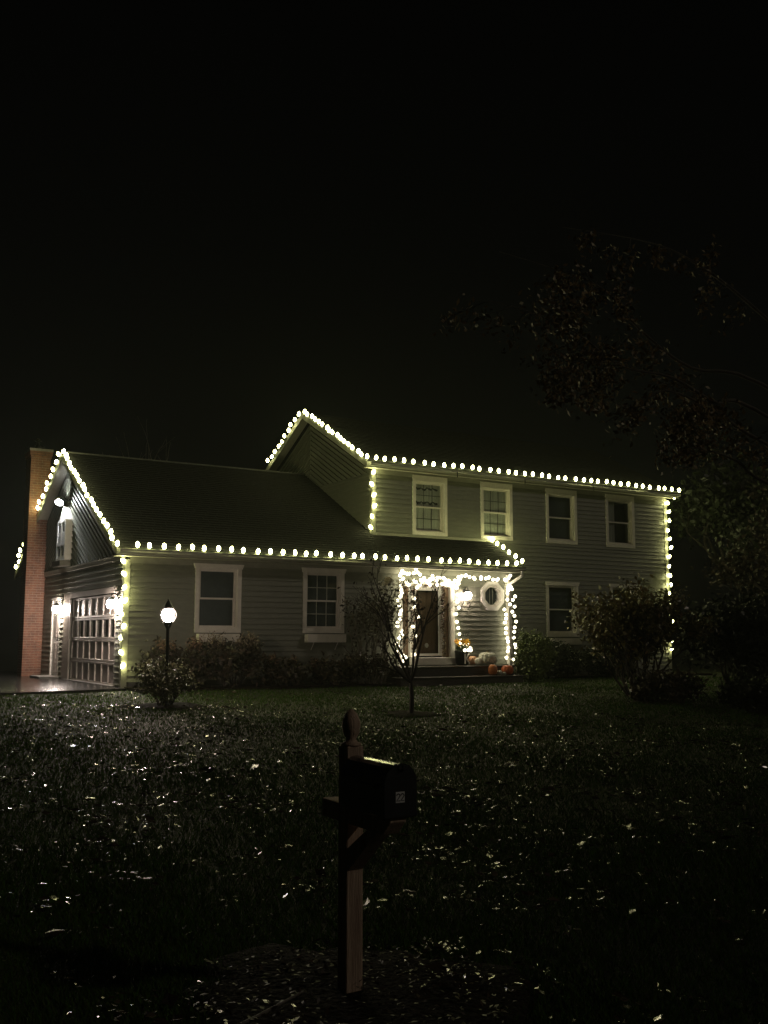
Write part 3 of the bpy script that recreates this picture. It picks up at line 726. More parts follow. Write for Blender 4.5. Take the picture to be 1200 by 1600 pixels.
def wander(a, b, n, dx, dy, dz, seed):
    q = random.Random(seed); a, b = Vector(a), Vector(b)
    return [a.lerp(b, k/n)+Vector((q.gauss(0, dx), q.gauss(0, dy)-abs(q.gauss(0, dy)), q.gauss(0, dz))) for k in range(n+1)]
GP = 'small globe lights round the front door'
kw = dict(mesh=MINI, group=GP, jit=.03, bulb_off=(0, -.02, 0))
string(wander((6.80, -.12, 2.62), (6.74, -.12, .45), 14, .055, .03, .03, 3), 'tangled small white lights down the left side of the front door', .115, **kw)
string(wander((6.82, -.14, 2.66), (8.50, -.16, 2.50), 12, .05, .03, .07, 4)+wander((8.45, -.14, 2.42), (6.85, -.14, 2.46), 10, .05, .03, .05, 5), 'dense cluster of small white lights above the front door', .095, **kw)
string(wander((8.52, -.2, 2.58), (10.15, -.2, 2.60), 14, .03, .03, .035, 6), 'thin run of small white lights under the soffit over the porch lantern', .125, **kw)
string(wander((8.54, -.08, 2.44), (8.54, -.10, .70), 10, .025, .02, .03, 8), 'small white lights down the right edge of the front door frame', .17, **kw)
string(wander((10.10, -.10, 2.50), (10.06, -.12, .44), 14, .04, .03, .03, 9), 'small white lights down the wall corner nearest the octagonal window', .135, **kw)
string(wander((10.27, -.13, 2.40), (10.30, -.13, .50), 14, .035, .02, .03, 12), 'small white lights twisted round the brown downspout', .15, **kw)
string(wander((8.38, -.28, .98), (8.70, -.44, .80), 4, .03, .02, .03, 14)+wander((8.70, -.50, .77), (8.34, -.42, .72), 4, .03, .02, .02, 15), 'small white lights heaped on the black flower planter', .13, **kw)
# extension cord at deck end
m = MB(); m.tube([(10.2, -.12, .50), (10.0, -.5, .42), (9.64, -.94, .39), (9.68, -1.02, .30), (9.69, -1.0, .14)], .014, 6)
tag(m.build('extension_cord', WHITE, smooth=True), 'pale extension cord running off the right end of the porch steps', 'cord')

# ------------------------------------------------------------------ house numbers
DIG = mat('dark_bronze', (.03, .025, .02), .35, metal=.6)
def two(cx, y, cz, h, r, n=5):
    w_ = h*.55; pts = []
    for k in range(9):
        a = math.pi-k*math.pi*1.15/8; pts.append((cx+w_/2*math.cos(a), y, cz+h*.25+h*.25*math.sin(a)))
    pts += [(cx-w_/2, y, cz-h/2), (cx+w_/2, y, cz-h/2)]
    m = MB(); m.tube(pts, r, n); return m
hn = thing('house_number', 'dark metal house number 22 under the porch lantern', 'house number', (8.8, -.03, 1.86))
for x in (8.72, 8.92): two(x, -.055, 1.90, .14, .013).build('digit', DIG, hn)

# ------------------------------------------------------------------ window boxes
def wbox(x0, x1, Y, z0, z1, label):
    t_ = thing('window_box', label, 'window box', (x0, Y, z0), 'window boxes')
    m = MB(); m.box(x0, x1, Y-.22, Y-.20, z0, z1); m.build('front_board', TRIM, t_, bevel=.004)
    for x in (x0, x1-.02): m = MB(); m.box(x, x+.02, Y-.20, Y-.05, z0, z1); m.build('end_board', TRIM, t_)
    m = MB(); m.box(x0+.02, x1-.02, Y-.20, Y-.05, z0+.01, z0+.03); m.build('bottom_board', TRIM, t_)
    m = MB(); m.box(x0+.02, x1-.02, Y-.195, Y-.055, z0+.031, z1-.02); m.build('soil', MULCH, t_)
    for x in (x0+.18, x1-.2): m = MB(); m.tube([(x, Y-.18, z0), (x, Y-.03, z0-.17)], .010, 5); m.build('bracket', WHITE, t_)
wbox(1.60, 2.60, 0, .95, 1.13, 'pale window box under the ground-floor window nearest the lamp post')
wbox(4.24, 5.25, 0, .94, 1.13, 'pale window box under the ground-floor window with divided panes')
wbox(12.40, 13.50, Ym, .86, 1.04, 'pale window box under the ground-floor window right of the porch')

# ------------------------------------------------------------------ pumpkins, planter
def pumpkin(x, y, z, w, h, col, label, group='pumpkins by the front door', stripe=None, seed=1, ribs=10):
    P = thing('pumpkin', label, 'pumpkin', (x, y, z), group); q = random.Random(seed)
    m = MB(); n = ribs*4; prof = 11; sc = h/2
    for i in range(prof):
        th_ = math.pi*i/(prof-1); rr_ = math.sin(th_)**.75; zz = -math.cos(th_)
        dip = .28*math.exp(-(rr_/.35)**2)
        for k in range(n):
            a = 2*math.pi*k/n; rib = 1-.075*abs(math.cos(ribs*a/2))**3
            m.v.append((x+w/2*rr_*rib*math.cos(a), y+w/2*rr_*rib*math.sin(a), z+sc+sc*(zz*(1-dip))))
    for i in range(prof-1):
        for k in range(n): m.f.append((i*n+k, i*n+(k+1)%n, (i+1)*n+(k+1)%n, (i+1)*n+k))
    m.build('fruit', col, P, smooth=True)
    m = MB(); zt_ = z+2*sc*.84; m.tube([(x, y, zt_), (x+.005, y, zt_+h*.12), (x+.03*w, y+.01, zt_+h*.2)], [.07*w, .05*w, .06*w], 6); m.build('stem', mat('dry_stem', (.16, .13, .07), .8) if 'dry_stem' not in bpy.data.materials else bpy.data.materials['dry_stem'], P)
OR1 = mat('orange_rind', (.62, .20, .06), .45, noise=.2, nscale=5)
OR2 = mat('pale_orange_rind', (.70, .38, .22), .45, noise=.15, nscale=5)
OR3 = mat('deep_orange_rind', (.55, .13, .045), .4, noise=.25, nscale=5)
WH = mat('cream_rind', (.62, .60, .50), .5, noise=.2, nscale=7)
WH2 = mat('mottled_white_rind', (.58, .58, .50), .5, noise=.35, nscale=14)
D0 = .365; D1 = .135
pumpkin(8.74, -.45, D0, .27, .24, OR2, 'small pale orange pumpkin beside the letter K planter', seed=1)
pumpkin(8.82, -.62, D0, .24, .20, WH, 'small cream pumpkin in front of the pale orange one on the top step', seed=2)
pumpkin(9.04, -.34, D0, .22, .21, OR2, 'small peach pumpkin tucked behind the big white pumpkin', seed=3)
pumpkin(9.05, -.66, D0, .48, .34, WH2, 'largest pumpkin, mottled white, on the top step', seed=4, ribs=14)
pumpkin(8.80, -1.20, D1, .23, .28, OR1, 'tall narrow orange pumpkin on the lower step', seed=5, ribs=8)
pumpkin(8.99, -1.22, D1, .15, .13, WH, 'tiny white pumpkin between the two orange ones on the lower step', seed=6)
pumpkin(9.10, -1.27, D1, .10, .09, WH, 'tiniest cream pumpkin touching the deep orange pumpkin', seed=8)
pumpkin(9.25, -1.20, D1, .31, .26, OR3, 'squat deep orange pumpkin at the right end of the lower step', seed=7)
pl = thing('planter', 'black flower planter with a white letter K beside the front door', 'planter', (8.55, -.32, D0))
m = MB(); m.lathe((8.53, -.30, D0), [(.13, 0), (.165, .05), (.185, .30), (.20, .33), (.20, .36), (.17, .36), (.16, .32)], 16); m.build('pot', METAL, pl, smooth=True)
m = MB(); kx, ky, kz, kh = 8.47, -.515, D0+.04, .25
m.tube([(kx, ky, kz), (kx, ky, kz+kh)], .019, 5); m.tube([(kx, ky, kz+kh*.4), (kx+.11, ky, kz+kh)], .017, 5); m.tube([(kx+.03, ky, kz+kh*.55), (kx+.13, ky, kz)], .019, 5)
m.build('letter', WHITE, pl)
YEL = leafmat('yellow_petals', [(.75, .42, .03), (.85, .50, .05), (.70, .30, .02)], .5)
def leafcloud(centers, n, size, m, jitter=.1, per=4, aspect=1.7, seed=0, flat=0, dirs=None):
    """many small leaf quads (folded diamond) round given centres"""
    q = np.random.RandomState(seed); c = np.asarray(centers, float)
    idx = q.randint(0, len(c), n); p = c[idx]+q.normal(0, 1, (n, 3))*jitter
    a = q.normal(0, 1, (n, 3)); 
    if flat: a[:, 2] *= (1-flat)
    a /= np.linalg.norm(a, axis=1)[:, None]
    b = np.cross(a, q.normal(0, 1, (n, 3))+(np.array([0, 0, 1])*3*flat)); 
    b = np.cross(b, a) if False else b/np.linalg.norm(b, axis=1)[:, None]
    s_ = size*q.uniform(.6, 1.25, (n, 1))
    nrm = np.cross(a, b)
    v = np.stack([p-a*s_*aspect*.5, p+b*s_*.42-nrm*s_*.08-a*s_*.1, p+a*s_*aspect*.5+nrm*s_*.12, p-b*s_*.42-nrm*s_*.08-a*s_*.1], 1)
    return v.reshape(-1, 3)
def leafobj(name, v, m, parent=None, kind=None):
    if parent is not None: v = v-np.array(ROOTPOS[root_of(parent).name])
    me = npmesh(name, v, 0, m, 4); o = bpy.data.objects.new(name, me); COL.objects.link(o)
    if parent is not None: o.parent = parent
    if kind: o['kind'] = kind
    return o
for k in range(11):
    a = k*2.4; r_ = .03+.16*(k/11)**.6; cx, cy, cz = 8.51+r_*math.cos(a), -.33+r_*math.sin(a)*.8, D0+.56+rnd.uniform(-.04, .07)
    m = MB(); m.lathe((cx, cy-.01, cz), [(.001, -.02), (.02, -.01), (.018, .012), (.001, .016)], 6); fc = m.build('flower', MULCH, pl)
    v = []
    for j in range(12):
        b = j*math.pi/6; tx = Vector((math.cos(b), -.35*abs(math.sin(b))-.15, math.sin(b)))
        sd_ = Vector((-math.sin(b), 0, math.cos(b)))*.018; c0 = Vector((cx, cy-.012, cz))
        v += [c0+tx*.015-sd_*.4, c0+tx*.045-sd_, c0+tx*.075, c0+tx*.045+sd_]
    leafobj('petals', np.array([tuple(q) for q in v]), YEL, fc)
GREEN = leafmat('dull_green_leaves', [(.035, .055, .02), (.05, .075, .025), (.07, .085, .03), (.03, .045, .02)])
v = leafcloud([(8.51, -.32, D0+.45)], 130, .07, GREEN, .08, seed=3); leafobj('foliage', v, GREEN, pl)
m = MB()
for k in range(5): m.tube([(8.51, -.32, D0+.5), (8.45+.06*k, -.3, D0+.78+.03*(k % 2)), (8.43+.08*k, -.3, D0+.82)], [.006, .008, .016], 5)
m.build('seed_stalk', METAL, pl)

# ------------------------------------------------------------------ plants
def grow(m, p, d, L, r, depth, q, tips, spread=.5, n=2, ratio=.72, droop=0, segs=4, upb=.15, minr=.003, side=6):
    pts = [Vector(p)]; dd = Vector(d).normalized()
    for k in range(segs):
        dd = (dd+Vector((q.gauss(0, .12), q.gauss(0, .12), q.gauss(0, .1)+upb*.3-droop*.25))).normalized()
        pts.append(pts[-1]+dd*L/segs)
    m.tube(pts, [max(minr, r*(1-.4*k/segs)) for k in range(segs+1)], side if depth > 1 else 4, cap=False)
    tips.append(tuple(pts[-1])); 
    if depth <= 1:
        tips.extend(tuple(x) for x in pts[1:]); 
    if depth == 0: return
    for k in range(n+(1 if q.random() < .4 else 0)):
        ax = Vector((q.gauss(0, 1), q.gauss(0, 1), q.gauss(0, .6))); ax = ax-dd*ax.dot(dd); ax.normalize()
        nd = (dd+ax*math.tan(spread*q.uniform(.6, 1.3))).normalized()
        st_ = pts[-1] if k < 1 else pts[q.randint(max(1, segs//2), segs)]
        grow(m, st_, nd, L*ratio*q.uniform(.75, 1.15), max(minr, r*.6), depth-1, q, tips, spread, n, ratio, droop, segs, upb, minr, side)
def shrub(name, label, cat, x, y, h, w, nst, leafm, nleaf, lsize, seed, bark=BARK, jit=.09, blooms=0, bloomm=None, group=None, depth=3, spread=.45, z=None, lean=.9, tipcut=0, sparse=1, bsize=.07):
    z = ground_z(x, y) if z is None else z; q = random.Random(seed)
    T = thing(name, label, cat, (x, y, z), group); m = MB(); tips = []
    for k in range(nst):
        a = 2*math.pi*k/nst+q.uniform(-.3, .3); o = w*.10
        d = Vector((math.cos(a)*w/h*lean*q.uniform(.25, 1), math.sin(a)*w/h*lean*q.uniform(.25, 1), 1))
        grow(m, (x+math.cos(a)*o, y+math.sin(a)*o, z-.03), d, h*.42*q.uniform(.8, 1.1), .012+.006*h, depth, q, tips, spread, 2, .62)
    tips = [t_ for t_ in tips if z+.05 < t_[2]]
    m.build('branches', bark, T)
    if nleaf:
        leafobj('foliage', leafcloud(tips, nleaf, lsize, leafm, jit, seed=seed), leafm, T)
    if blooms:
        hi = sorted(tips, key=lambda t_: -t_[2])[:max(blooms*3, 10)]; q.shuffle(hi)
        for c in hi[:blooms]:
            v = leafcloud([c], 90, .035, bloomm, bsize*.55, aspect=1.0, seed=q.randint(0, 9999)); leafobj('flower_head', v, bloomm, T, kind='stuff')
    return T
BROWNL = leafmat('brown_autumn_leaves', [(.05, .036, .024), (.07, .05, .032), (.035, .026, .018), (.06, .055, .035)], .5, .3)
OLIVEL = leafmat('olive_leaves', [(.17, .15, .055), (.22, .18, .07), (.11, .11, .045), (.20, .12, .05)], .35, .6)
DARKL = leafmat('dark_evergreen_leaves', [(.018, .026, .012), (.028, .038, .016), (.014, .02, .01)], .5)
BRIGHTG = leafmat('boxwood_leaves', [(.12, .16, .05), (.16, .21, .07), (.08, .11, .04), (.20, .23, .09)], .5)
RUSTL = leafmat('rust_oak_leaves', [(.20, .13, .045), (.24, .17, .06), (.14, .08, .03), (.18, .14, .055)], .5)
BLOOM = leafmat('dried_hydrangea_heads', [(.30, .19, .13), (.38, .26, .18), (.24, .14, .10)], .8, .2)
BLOOM2 = leafmat('pale_dried_heads', [(.34, .28, .20), (.42, .36, .27), (.28, .22, .16)], .8, .2)
POSTL = leafmat('lamp_shrub_leaves', [(.09, .10, .045), (.13, .13, .06), (.06, .07, .03), (.11, .08, .045)], .35, .6)

shrub('rose_bush', 'loose leafy shrub growing round the foot of the lamp post', 'shrub', lx+.02, ly+.12, .85, .85, 9, POSTL, 2200, .045, 21, depth=3, z=lz, jit=.07)
HG = 'dried hydrangeas along the garage wall'
shrub('hydrangea', 'dried hydrangea with tan flower heads between the lamp post and the garage corner', 'shrub', 1.05, -.75, 1.12, 1.0, 10, BROWNL, 1300, .07, 31, blooms=11, bloomm=BLOOM, group=HG, bsize=.14)
shrub('hydrangea', 'tall dried hydrangea in front of the first window box with pale flower heads', 'shrub', 2.15, -.80, 1.22, 1.2, 11, BROWNL, 1500, .07, 32, blooms=15, bloomm=BLOOM2, group=HG, bsize=.14)
shrub('hydrangea', 'low dried hydrangea below the wall between the two ground-floor windows', 'shrub', 3.3, -.75, .75, 1.1, 10, BROWNL, 1200, .07, 33, blooms=6, bloomm=BLOOM, group=HG, bsize=.09)
shrub('hydrangea', 'low dried hydrangea under the divided-pane window', 'shrub', 4.6, -.75, .72, 1.1, 10, BROWNL, 1200, .07, 34, blooms=3, bloomm=BLOOM, group=HG, bsize=.09)
shrub('deciduous_shrub', 'tall sparse bare-stemmed shrub against the wall left of the front door', 'shrub', 5.75, -.75, 2.35, 1.5, 13, BROWNL, 1500, .055, 35, bark=LBARK, blooms=5, bloomm=BLOOM2, jit=.08, depth=4, spread=.35, bsize=.09)
shrub('deciduous_shrub', 'short twiggy shrub at the left end of the porch steps', 'shrub', 5.35, -1.05, .9, 1.0, 10, BROWNL, 1200, .055, 36, bark=LBARK, depth=3)
# rounded evergreen right of the steps
def ball_shrub(name, label, x, y, w, d, h, leafm, n, size, seed, z=None, lump=.18):
    z = ground_z(x, y) if z is None else z; q = np.random.RandomState(seed)
    T = thing(name, label, 'shrub', (x, y, z)); c = []
    dirs = q.normal(0, 1, (420, 3)); dirs /= np.linalg.norm(dirs, axis=1)[:, None]
    ph_ = q.uniform(0, 6, 6)
    for u in dirs:
        k = 1+lump*(math.sin(3.1*u[0]+ph_[0])*math.sin(4*u[2]+ph_[1])+.6*math.sin(6*u[1]+5*u[2]+ph_[2]))
        r_ = q.uniform(.72, 1)*k
        c.append((x+u[0]*w/2*r_, y+u[1]*d/2*r_, max(z+.03, z+h*.5+u[2]*h*.5*r_)))
    leafobj('foliage', leafcloud(c, n, size, leafm, .055, seed=seed), leafm, T)
    m = MB(); qq = random.Random(seed)
    for k in range(9):
        t_ = c[qq.randint(0, len(c)-1)]; m.tube([(x+qq.uniform(-.1, .1), y+qq.uniform(-.1, .1), z-.02), ((x+t_[0])/2, (y+t_[1])/2, z+h*.3), t_], [.02, .014, .005], 5)
    m.build('branches', BARK, T)
    return T
ball_shrub('boxwood', 'rounded light green evergreen bush just right of the porch steps', 10.25, -1.0, .98, .9, 1.22, BRIGHTG, 5200, .048, 41)
ball_shrub('yew_bush', 'low dark evergreen bush under the ground-floor window right of the porch', 11.5, -.35, 1.5, 1.0, .95, DARKL, 4200, .05, 42)
ball_shrub('yew_bush', 'low dark evergreen hedge bush half behind the big leafy shrub', 13.4, -.3, 1.9, 1.0, .85, DARKL, 4200, .05, 43)
shrub('viburnum', 'big olive-leaved shrub in front of the right end of the house', 'shrub', 9.55, -5.3, 2.45, 1.95, 20, OLIVEL, 8500, .07, 51, depth=4, jit=.12, spread=.38, lean=.85)
shrub('viburnum', 'tangled dim bush at the foot of the big olive-leaved shrub', 'shrub', 9.0, -6.6, .75, 1.9, 14, BROWNL, 3600, .06, 52, depth=3, lean=1)
shrub('viburnum', 'tall dim bush filling the dark right edge behind the big shrub', 'shrub', 12.2, -5.9, 2.3, 2.3, 15, DARKL, 7000, .09, 53, depth=4, jit=.2, spread=.45)
shrub('viburnum', 'low dim bush at the dark right edge of the lawn', 'shrub', 9.2, -8.9, .9, 2.2, 14, DARKL, 4500, .07, 54, depth=3)
# trees
def tree(name, label, x, y, trunk_h, r, d0, L, depth, seed, leafm=None, nleaf=0, lsize=.08, jit=.15, spread=.45, n=2, bark=BARK, ratio=.72, z=None, filt=None, droop=0):
    z = ground_z(x, y) if z is None else z; q = random.Random(seed); T = thing(name, label, 'tree', (x, y, z))
    m = MB(); m.tube([(x, y, z-.05), (x, y, z+.05), (x+.01, y, z+trunk_h*.5), (x, y+.01, z+trunk_h)], [r*1.5, r*1.1, r, r*.9], 9); m.build('trunk', bark, T, smooth=True)
    c = MB(); tips = []
    for d in d0: grow(c, (x, y+.01, z+trunk_h-.02), d[:3], L*d[3], r*.75, depth, q, tips, spread, n, ratio, droop)
    c.build('limbs', bark, T, smooth=True)
    if filt: tips = [t_ for t_ in tips if filt(t_)]
    if nleaf: leafobj('crown', leafcloud(tips, nleaf, lsize, leafm, jit, seed=seed), leafm, T)
    return T, tips
tree('young_tree', 'small bare young tree on a mulch circle in front of the porch', 2.86, -6.8, .55, .038, [(-.40, .1, .9, 1), (.12, 0, 1, 1.25), (.55, -.1, .9, 1.15), (.15, .3, 1, 1.0), (-.9, 0, .55, .75)], .72, 4, 61, BROWNL, 260, .04, .05, .42, 2, ratio=.66)
tree('maple_tree', 'large dim leafy tree beyond the right corner of the house', 21.8, 1.0, 1.6, .16, [(-.3, -.2, 1, 1), (.3, .1, 1, 1.1), (-.8, -.3, .7, .9), (.1, -.5, .8, 1), (-.2, .4, .9, 1)], 2.1, 4, 62, DARKL, 9000, .14, .32, .5, 2)
tree('maple_tree', 'tall dim tree at the right edge between the shrubs and the oak boughs', 16.6, -4.4, 1.4, .12, [(-.3, -.1, 1, 1), (.3, .1, 1, 1), (-.1, -.5, .9, .9), (.5, -.2, .8, 1), (-.1, .5, 1, 1)], 1.35, 4, 63, BROWNL, 5500, .09, .22, .48, 2)
tree('bare_tree', 'bare leafless tree faint in the dark behind the garage roof', 5.0, 15.5, 3.0, .07, [(-.35, 0, 1, 1), (.3, 0, 1, 1), (.05, .1, 1, 1.2)], 2.4, 3, 64, None, 0, spread=.35, bark=LBARK)

# oak limb reaching in from the right
ox, oy_ = 8.6, -12.2; oz = ground_z(ox, oy_)
ok = thing('oak_tree', 'large oak with rust leaves whose boughs reach in from the upper right', 'tree', (ox, oy_, oz))
m = MB(); m.tube([(ox, oy_, oz-.1), (ox, oy_, oz+.1), (ox+.05, oy_, oz+1.6), (ox, oy_, oz+3.4), (ox+.2, oy_+.1, oz+6)], [.42, .32, .27, .23, .15], 12); m.build('trunk', BARK, ok, smooth=True)
def pix(x, y, D):
    a, b = x-600, y-800
    v = fw+(a*math.cos(ROLL)+b*math.sin(ROLL))/FPX*rt-(-a*math.sin(ROLL)+b*math.cos(ROLL))/FPX*up
    return CAMP+v*D
# bough way-points were measured once from the photograph at a distance of 10-13 m and are plain world positions
boughs = [
 [(8.6, -12.2, 3.4), pix(1190, 600, 13.4), pix(1080, 575, 12.8), pix(1000, 515, 12.3), pix(940, 450, 12), pix(860, 418, 11.8), pix(780, 393, 11.6)],
 [(8.6, -12.2, 3.0), pix(1180, 640, 13.2), pix(1120, 630, 12.6), pix(1050, 590, 12.2), pix(970, 572, 11.9), pix(900, 520, 11.5), pix(800, 478, 11.3), pix(745, 470, 11.2)],
 [(8.6, -12.2, 3.9), pix(1200, 500, 13.8), pix(1100, 420, 13.2), pix(1020, 380, 12.8), pix(880, 355, 12.2)],
 [(8.6, -12.2, 2.8), pix(1190, 690, 13.2), pix(1120, 645, 12.4), pix(1040, 610, 12.0), pix(985, 640, 11.8), pix(940, 610, 11.6)],
 [(8.6, -12.2, 2.6), pix(1210, 760, 13.0), pix(1150, 720, 12.6), pix(1090, 700, 12.2), pix(1040, 705, 12)]]
c = MB(); tips = []; q = random.Random(77)
for bi, b in enumerate(boughs):
    b = [Vector(p) for p in b]; sm = []
    for i in range(len(b)-1):
        for k in range(4):
            t_ = k/4; p0 = b[max(0, i-1)]; p1 = b[i]; p2 = b[i+1]; p3 = b[min(len(b)-1, i+2)]
            sm.append(.5*((2*p1)+(p2-p0)*t_+(2*p0-5*p1+4*p2-p3)*t_*t_+(3*p1-p0-3*p2+p3)*t_**3))
    sm.append(b[-1]); N = len(sm)
    c.tube(sm, [max(.004, .032*(1-i/N)**1.1) for i in range(N)], 6, cap=False)
    for i in range(5, N-2, 1):
        if q.random() < .62:
            d = (sm[min(i+1, N-1)]-sm[i-1]).normalized()+Vector((q.gauss(0, .7), q.gauss(0, .7), q.gauss(-.25, .5)))
            grow(c, sm[i], d, (.34 if i < N-8 else .2)*q.uniform(.6, 1.3), .006, 2, q, tips, .5, 2, .75, droop=.5, segs=3)
for (cx_, cy_, D_, n_) in ((900, 590, 11.6, 9), (960, 560, 11.8, 7), (1070, 665, 12.1, 8), (1110, 640, 12.4, 6), (860, 480, 11.5, 6), (930, 470, 12, 5), (1160, 730, 12.8, 6)):
    for k in range(n_):
        grow(c, pix(cx_+q.uniform(-30, 30), cy_-25+q.uniform(-20, 20), D_), (q.gauss(0, .6), q.gauss(0, .6), -.5), .26, .005, 2, q, tips, .55, 2, .75, droop=.6, segs=3)
c.build('boughs', mat('oak_bough_bark', (.07, .06, .045), .8, noise=.3, nscale=9, bump=.6), ok, smooth=True)
tips = np.array(tips); 
tips = np.array([t_ for t_ in tips if t_[2] > 3.05+.10*(t_[0]-2) or t_[0] > 4.4])
leafobj('foliage', leafcloud(tips, 4300, .045, RUSTL, .07, seed=78), RUSTL, ok)

# garland round the storm door
gl_ = []; q = random.Random(90)
for k in range(90):
    t_ = k/89*5.2
    if t_ < 1.75: p = (7.24, .62+t_)
    elif t_ < 2.65: p = (7.24+(t_-1.75), 2.36)
    else: p = (8.12, 2.36-(t_-2.65)*.72)
    gl_.append((p[0]+q.gauss(0, .02), -.075+q.gauss(0, .012), p[1]))
G = thing('door_garland', 'thin leafy garland framing the glass storm door', 'garland', (7.24, -.07, .6))
m = MB(); m.tube(gl_, .006, 4); m.build('vine', BARK, G)
GAR = leafmat('garland_leaves', [(.05, .03, .02), (.16, .05, .03), (.03, .035, .015), (.45, .36, .2)], .6)
leafobj('leaves', leafcloud(gl_, 900, .038, GAR, .028, seed=91), GAR, G)
string([Vector(p)+Vector((0, -.02, 0)) for p in gl_[:46:3]], 'sparse small white lights woven into the garland left of the storm door', .24, **kw)

# ------------------------------------------------------------------ mailbox
px, py = -3.998, -17.029; pz = ground_z(px, py)
mbx = thing('mailbox', 'black rural mailbox numbered 22 on a wooden post in the dark foreground', 'mailbox', (px, py, pz))
hw = .0415
m = MB(); m.box(px-hw, px+hw, py-hw, py+hw, pz-.2, .575); m.build('post', POSTW, mbx, bevel=.004)
m = MB(); m.lathe((px, py, .575), [(.046, 0), (.046, .010), (.028, .018), (.022, .030), (.034, .050), (.042, .082), (.041, .108), (.027, .142), (.006, .162), (.001, .163)], 14); m.build('finial', POSTW, mbx, smooth=True)
fy = py-hw-.001
m = MB(); m.prism([(px-hw+.001, py+.20, .242), (px-hw+.001, py+.20, .322), (px-hw+.001, py+hw+.001, .322), (px-hw+.001, py+hw+.001, .242)], (2*hw-.002, 0, 0)); m.build('crossarm', POSTW, mbx, bevel=.003)
m = MB(); m.prism([(px-hw+.001, fy, .242), (px-hw+.001, fy, .322), (px-hw+.001, fy-.36, .322), (px-hw+.001, fy-.36, .300), (px-hw+.001, fy-.30, .242)], (2*hw-.002, 0, 0)); m.build('crossarm', POSTW, mbx, bevel=.003)
m = MB(); m.prism([(px-hw+.003, fy, .04), (px-hw+.003, fy, .14), (px-hw+.003, fy-.16, .240), (px-hw+.003, fy-.245, .240)], (2*hw-.006, 0, 0)); m.build('brace', POSTW, mbx, bevel=.003)
bx0, bx1 = px-.078, px+.078; bz = .324; bw = bx1-bx0; dY = -17.44; bY_ = fy-.006
def arch(n=10, ins=0):
    c_ = (bx0+bx1)/2; r_ = bw/2-ins; hh = .135
    return [(c_-r_, bz+ins), (c_+r_, bz+ins)]+[(c_+r_*math.cos(math.pi*k/n), bz+hh+r_*math.sin(math.pi*k/n)) for k in range(0, n+1)]
m = MB(); m.prism([(x, dY+.004, z) for x, z in arch()], (0, bY_-dY, 0)); m.build('body', BOXM, mbx, smooth=False, bevel=.003)
m = MB(); m.prism([(x, dY-.012, z) for x, z in arch(ins=-.004)], (0, .016, 0)); dr = m.build('door', BOXM, mbx, bevel=.004)
m = MB(); m.tube([((bx0+bx1)/2, dY-.012, bz+.185), ((bx0+bx1)/2, dY-.035, bz+.195), ((bx0+bx1)/2, dY-.03, bz+.21)], .006, 6); m.build('handle', BOXM, dr)
REFL = mat('reflective_number_plate', (.75, .75, .75), .6)
sx = (bx0+bx1)/2-.004; sz = bz+.080
m = MB(); m.box(sx-.0215, sx+.0215, dY-.015, dY-.0125, sz-.022, sz+.022); m.build('number_plate', REFL, dr)
m = two(sx-.0095, dY-.0155, sz, .028, .0022, 4)
m2 = two(sx+.0105, dY-.0155, sz, .028, .0022, 4); m.add(m2.v, m2.f); m.build('number', METAL, dr)
m = MB(); m.box(bx0+.01, bx1-.01, dY-.0145, dY-.0125, bz+.158, bz+.162); m.build('embossed_line', BOXM, dr)
m = MB(); m.tube([(bx0-.004, dY+.06, bz+.12), (bx0-.012, dY+.06, bz+.12)], .012, 8); m.tube([(bx0-.010, dY+.06, bz+.12), (bx0-.010, dY+.22, bz+.12)], .005, 5); m.build('signal_flag', BOXM, mbx)

# ------------------------------------------------------------------ grass, fallen leaves
ca, sa = math.cos(-YAW), math.sin(-YAW)
def sector(n, d0, d1, p, half=.52, q=nrs):
    u = q.uniform(0, 1, n); D = (d0**p+u*(d1**p-d0**p))**(1/p) if p else d0*(d1/d0)**u
    A = YAW+q.uniform(-half, half, n)
    x = CAMP.x+D*np.sin(A); y = CAMP.y+D*np.cos(A); return x, y, D
def gzv(x, y):
    t_ = np.maximum(0, -.5-y); z = -.03-.0297*np.minimum(t_, 21)-.0004*np.maximum(0, t_-21)
    inb = (x > -22) & (x < 29) & (y > -26) & (y < 0)
    return z+np.where(inb, .012*np.sin(x*1.7+y*.6)+.01*np.sin(y*2.3-x*.8), 0)
def lawn_mask(x, y):
    edge = np.where(x < 0, -.45+.22*x, -1.25); edge = np.where(x > 6, -1.45, edge); edge = np.where(x > 9.8, -.45, edge)
    k = y < edge-.02
    for cx, cy, r_ in ((-.45, -4.15, .50), (2.86, -6.8, .40), (-4.02, -17.1, .62)): k &= (x-cx)**2+(y-cy)**2 > r_*r_
    return k
GRASSM = leafmat('grass_blades', [(.045, .11, .012), (.06, .14, .018), (.055, .10, .018), (.09, .11, .028)], .75, .02)
N = 420000
x, y, D = sector(N, 3.2, 30, 0); k = lawn_mask(x, y); x, y, D = x[k], y[k], D[k]; n = len(x)
h = nrs.uniform(.012, .035, n)*(1+D*.01); wd = .0020+.00042*D
a = nrs.uniform(0, 2*np.pi, n); le = nrs.uniform(.4, 1.8, n)*h; la = nrs.uniform(0, 2*np.pi, n)
z = gzv(x, y)-.012
v = np.stack([np.stack([x-np.cos(a)*wd, y-np.sin(a)*wd, z], 1), np.stack([x+np.cos(a)*wd, y+np.sin(a)*wd, z], 1), np.stack([x+np.cos(la)*le, y+np.sin(la)*le, z+h+.02], 1)], 1).reshape(-1, 3)
g = bpy.data.objects.new('grass', npmesh('grass', v, 0, GRASSM, 3)); COL.objects.link(g)
tag(g, 'short wet lawn grass covering the front yard', 'grass', kind='stuff')
WETL = leafmat('wet_fallen_leaves', [(.04, .026, .016), (.06, .04, .024), (.03, .018, .012), (.085, .065, .04)], .2, 1.0)
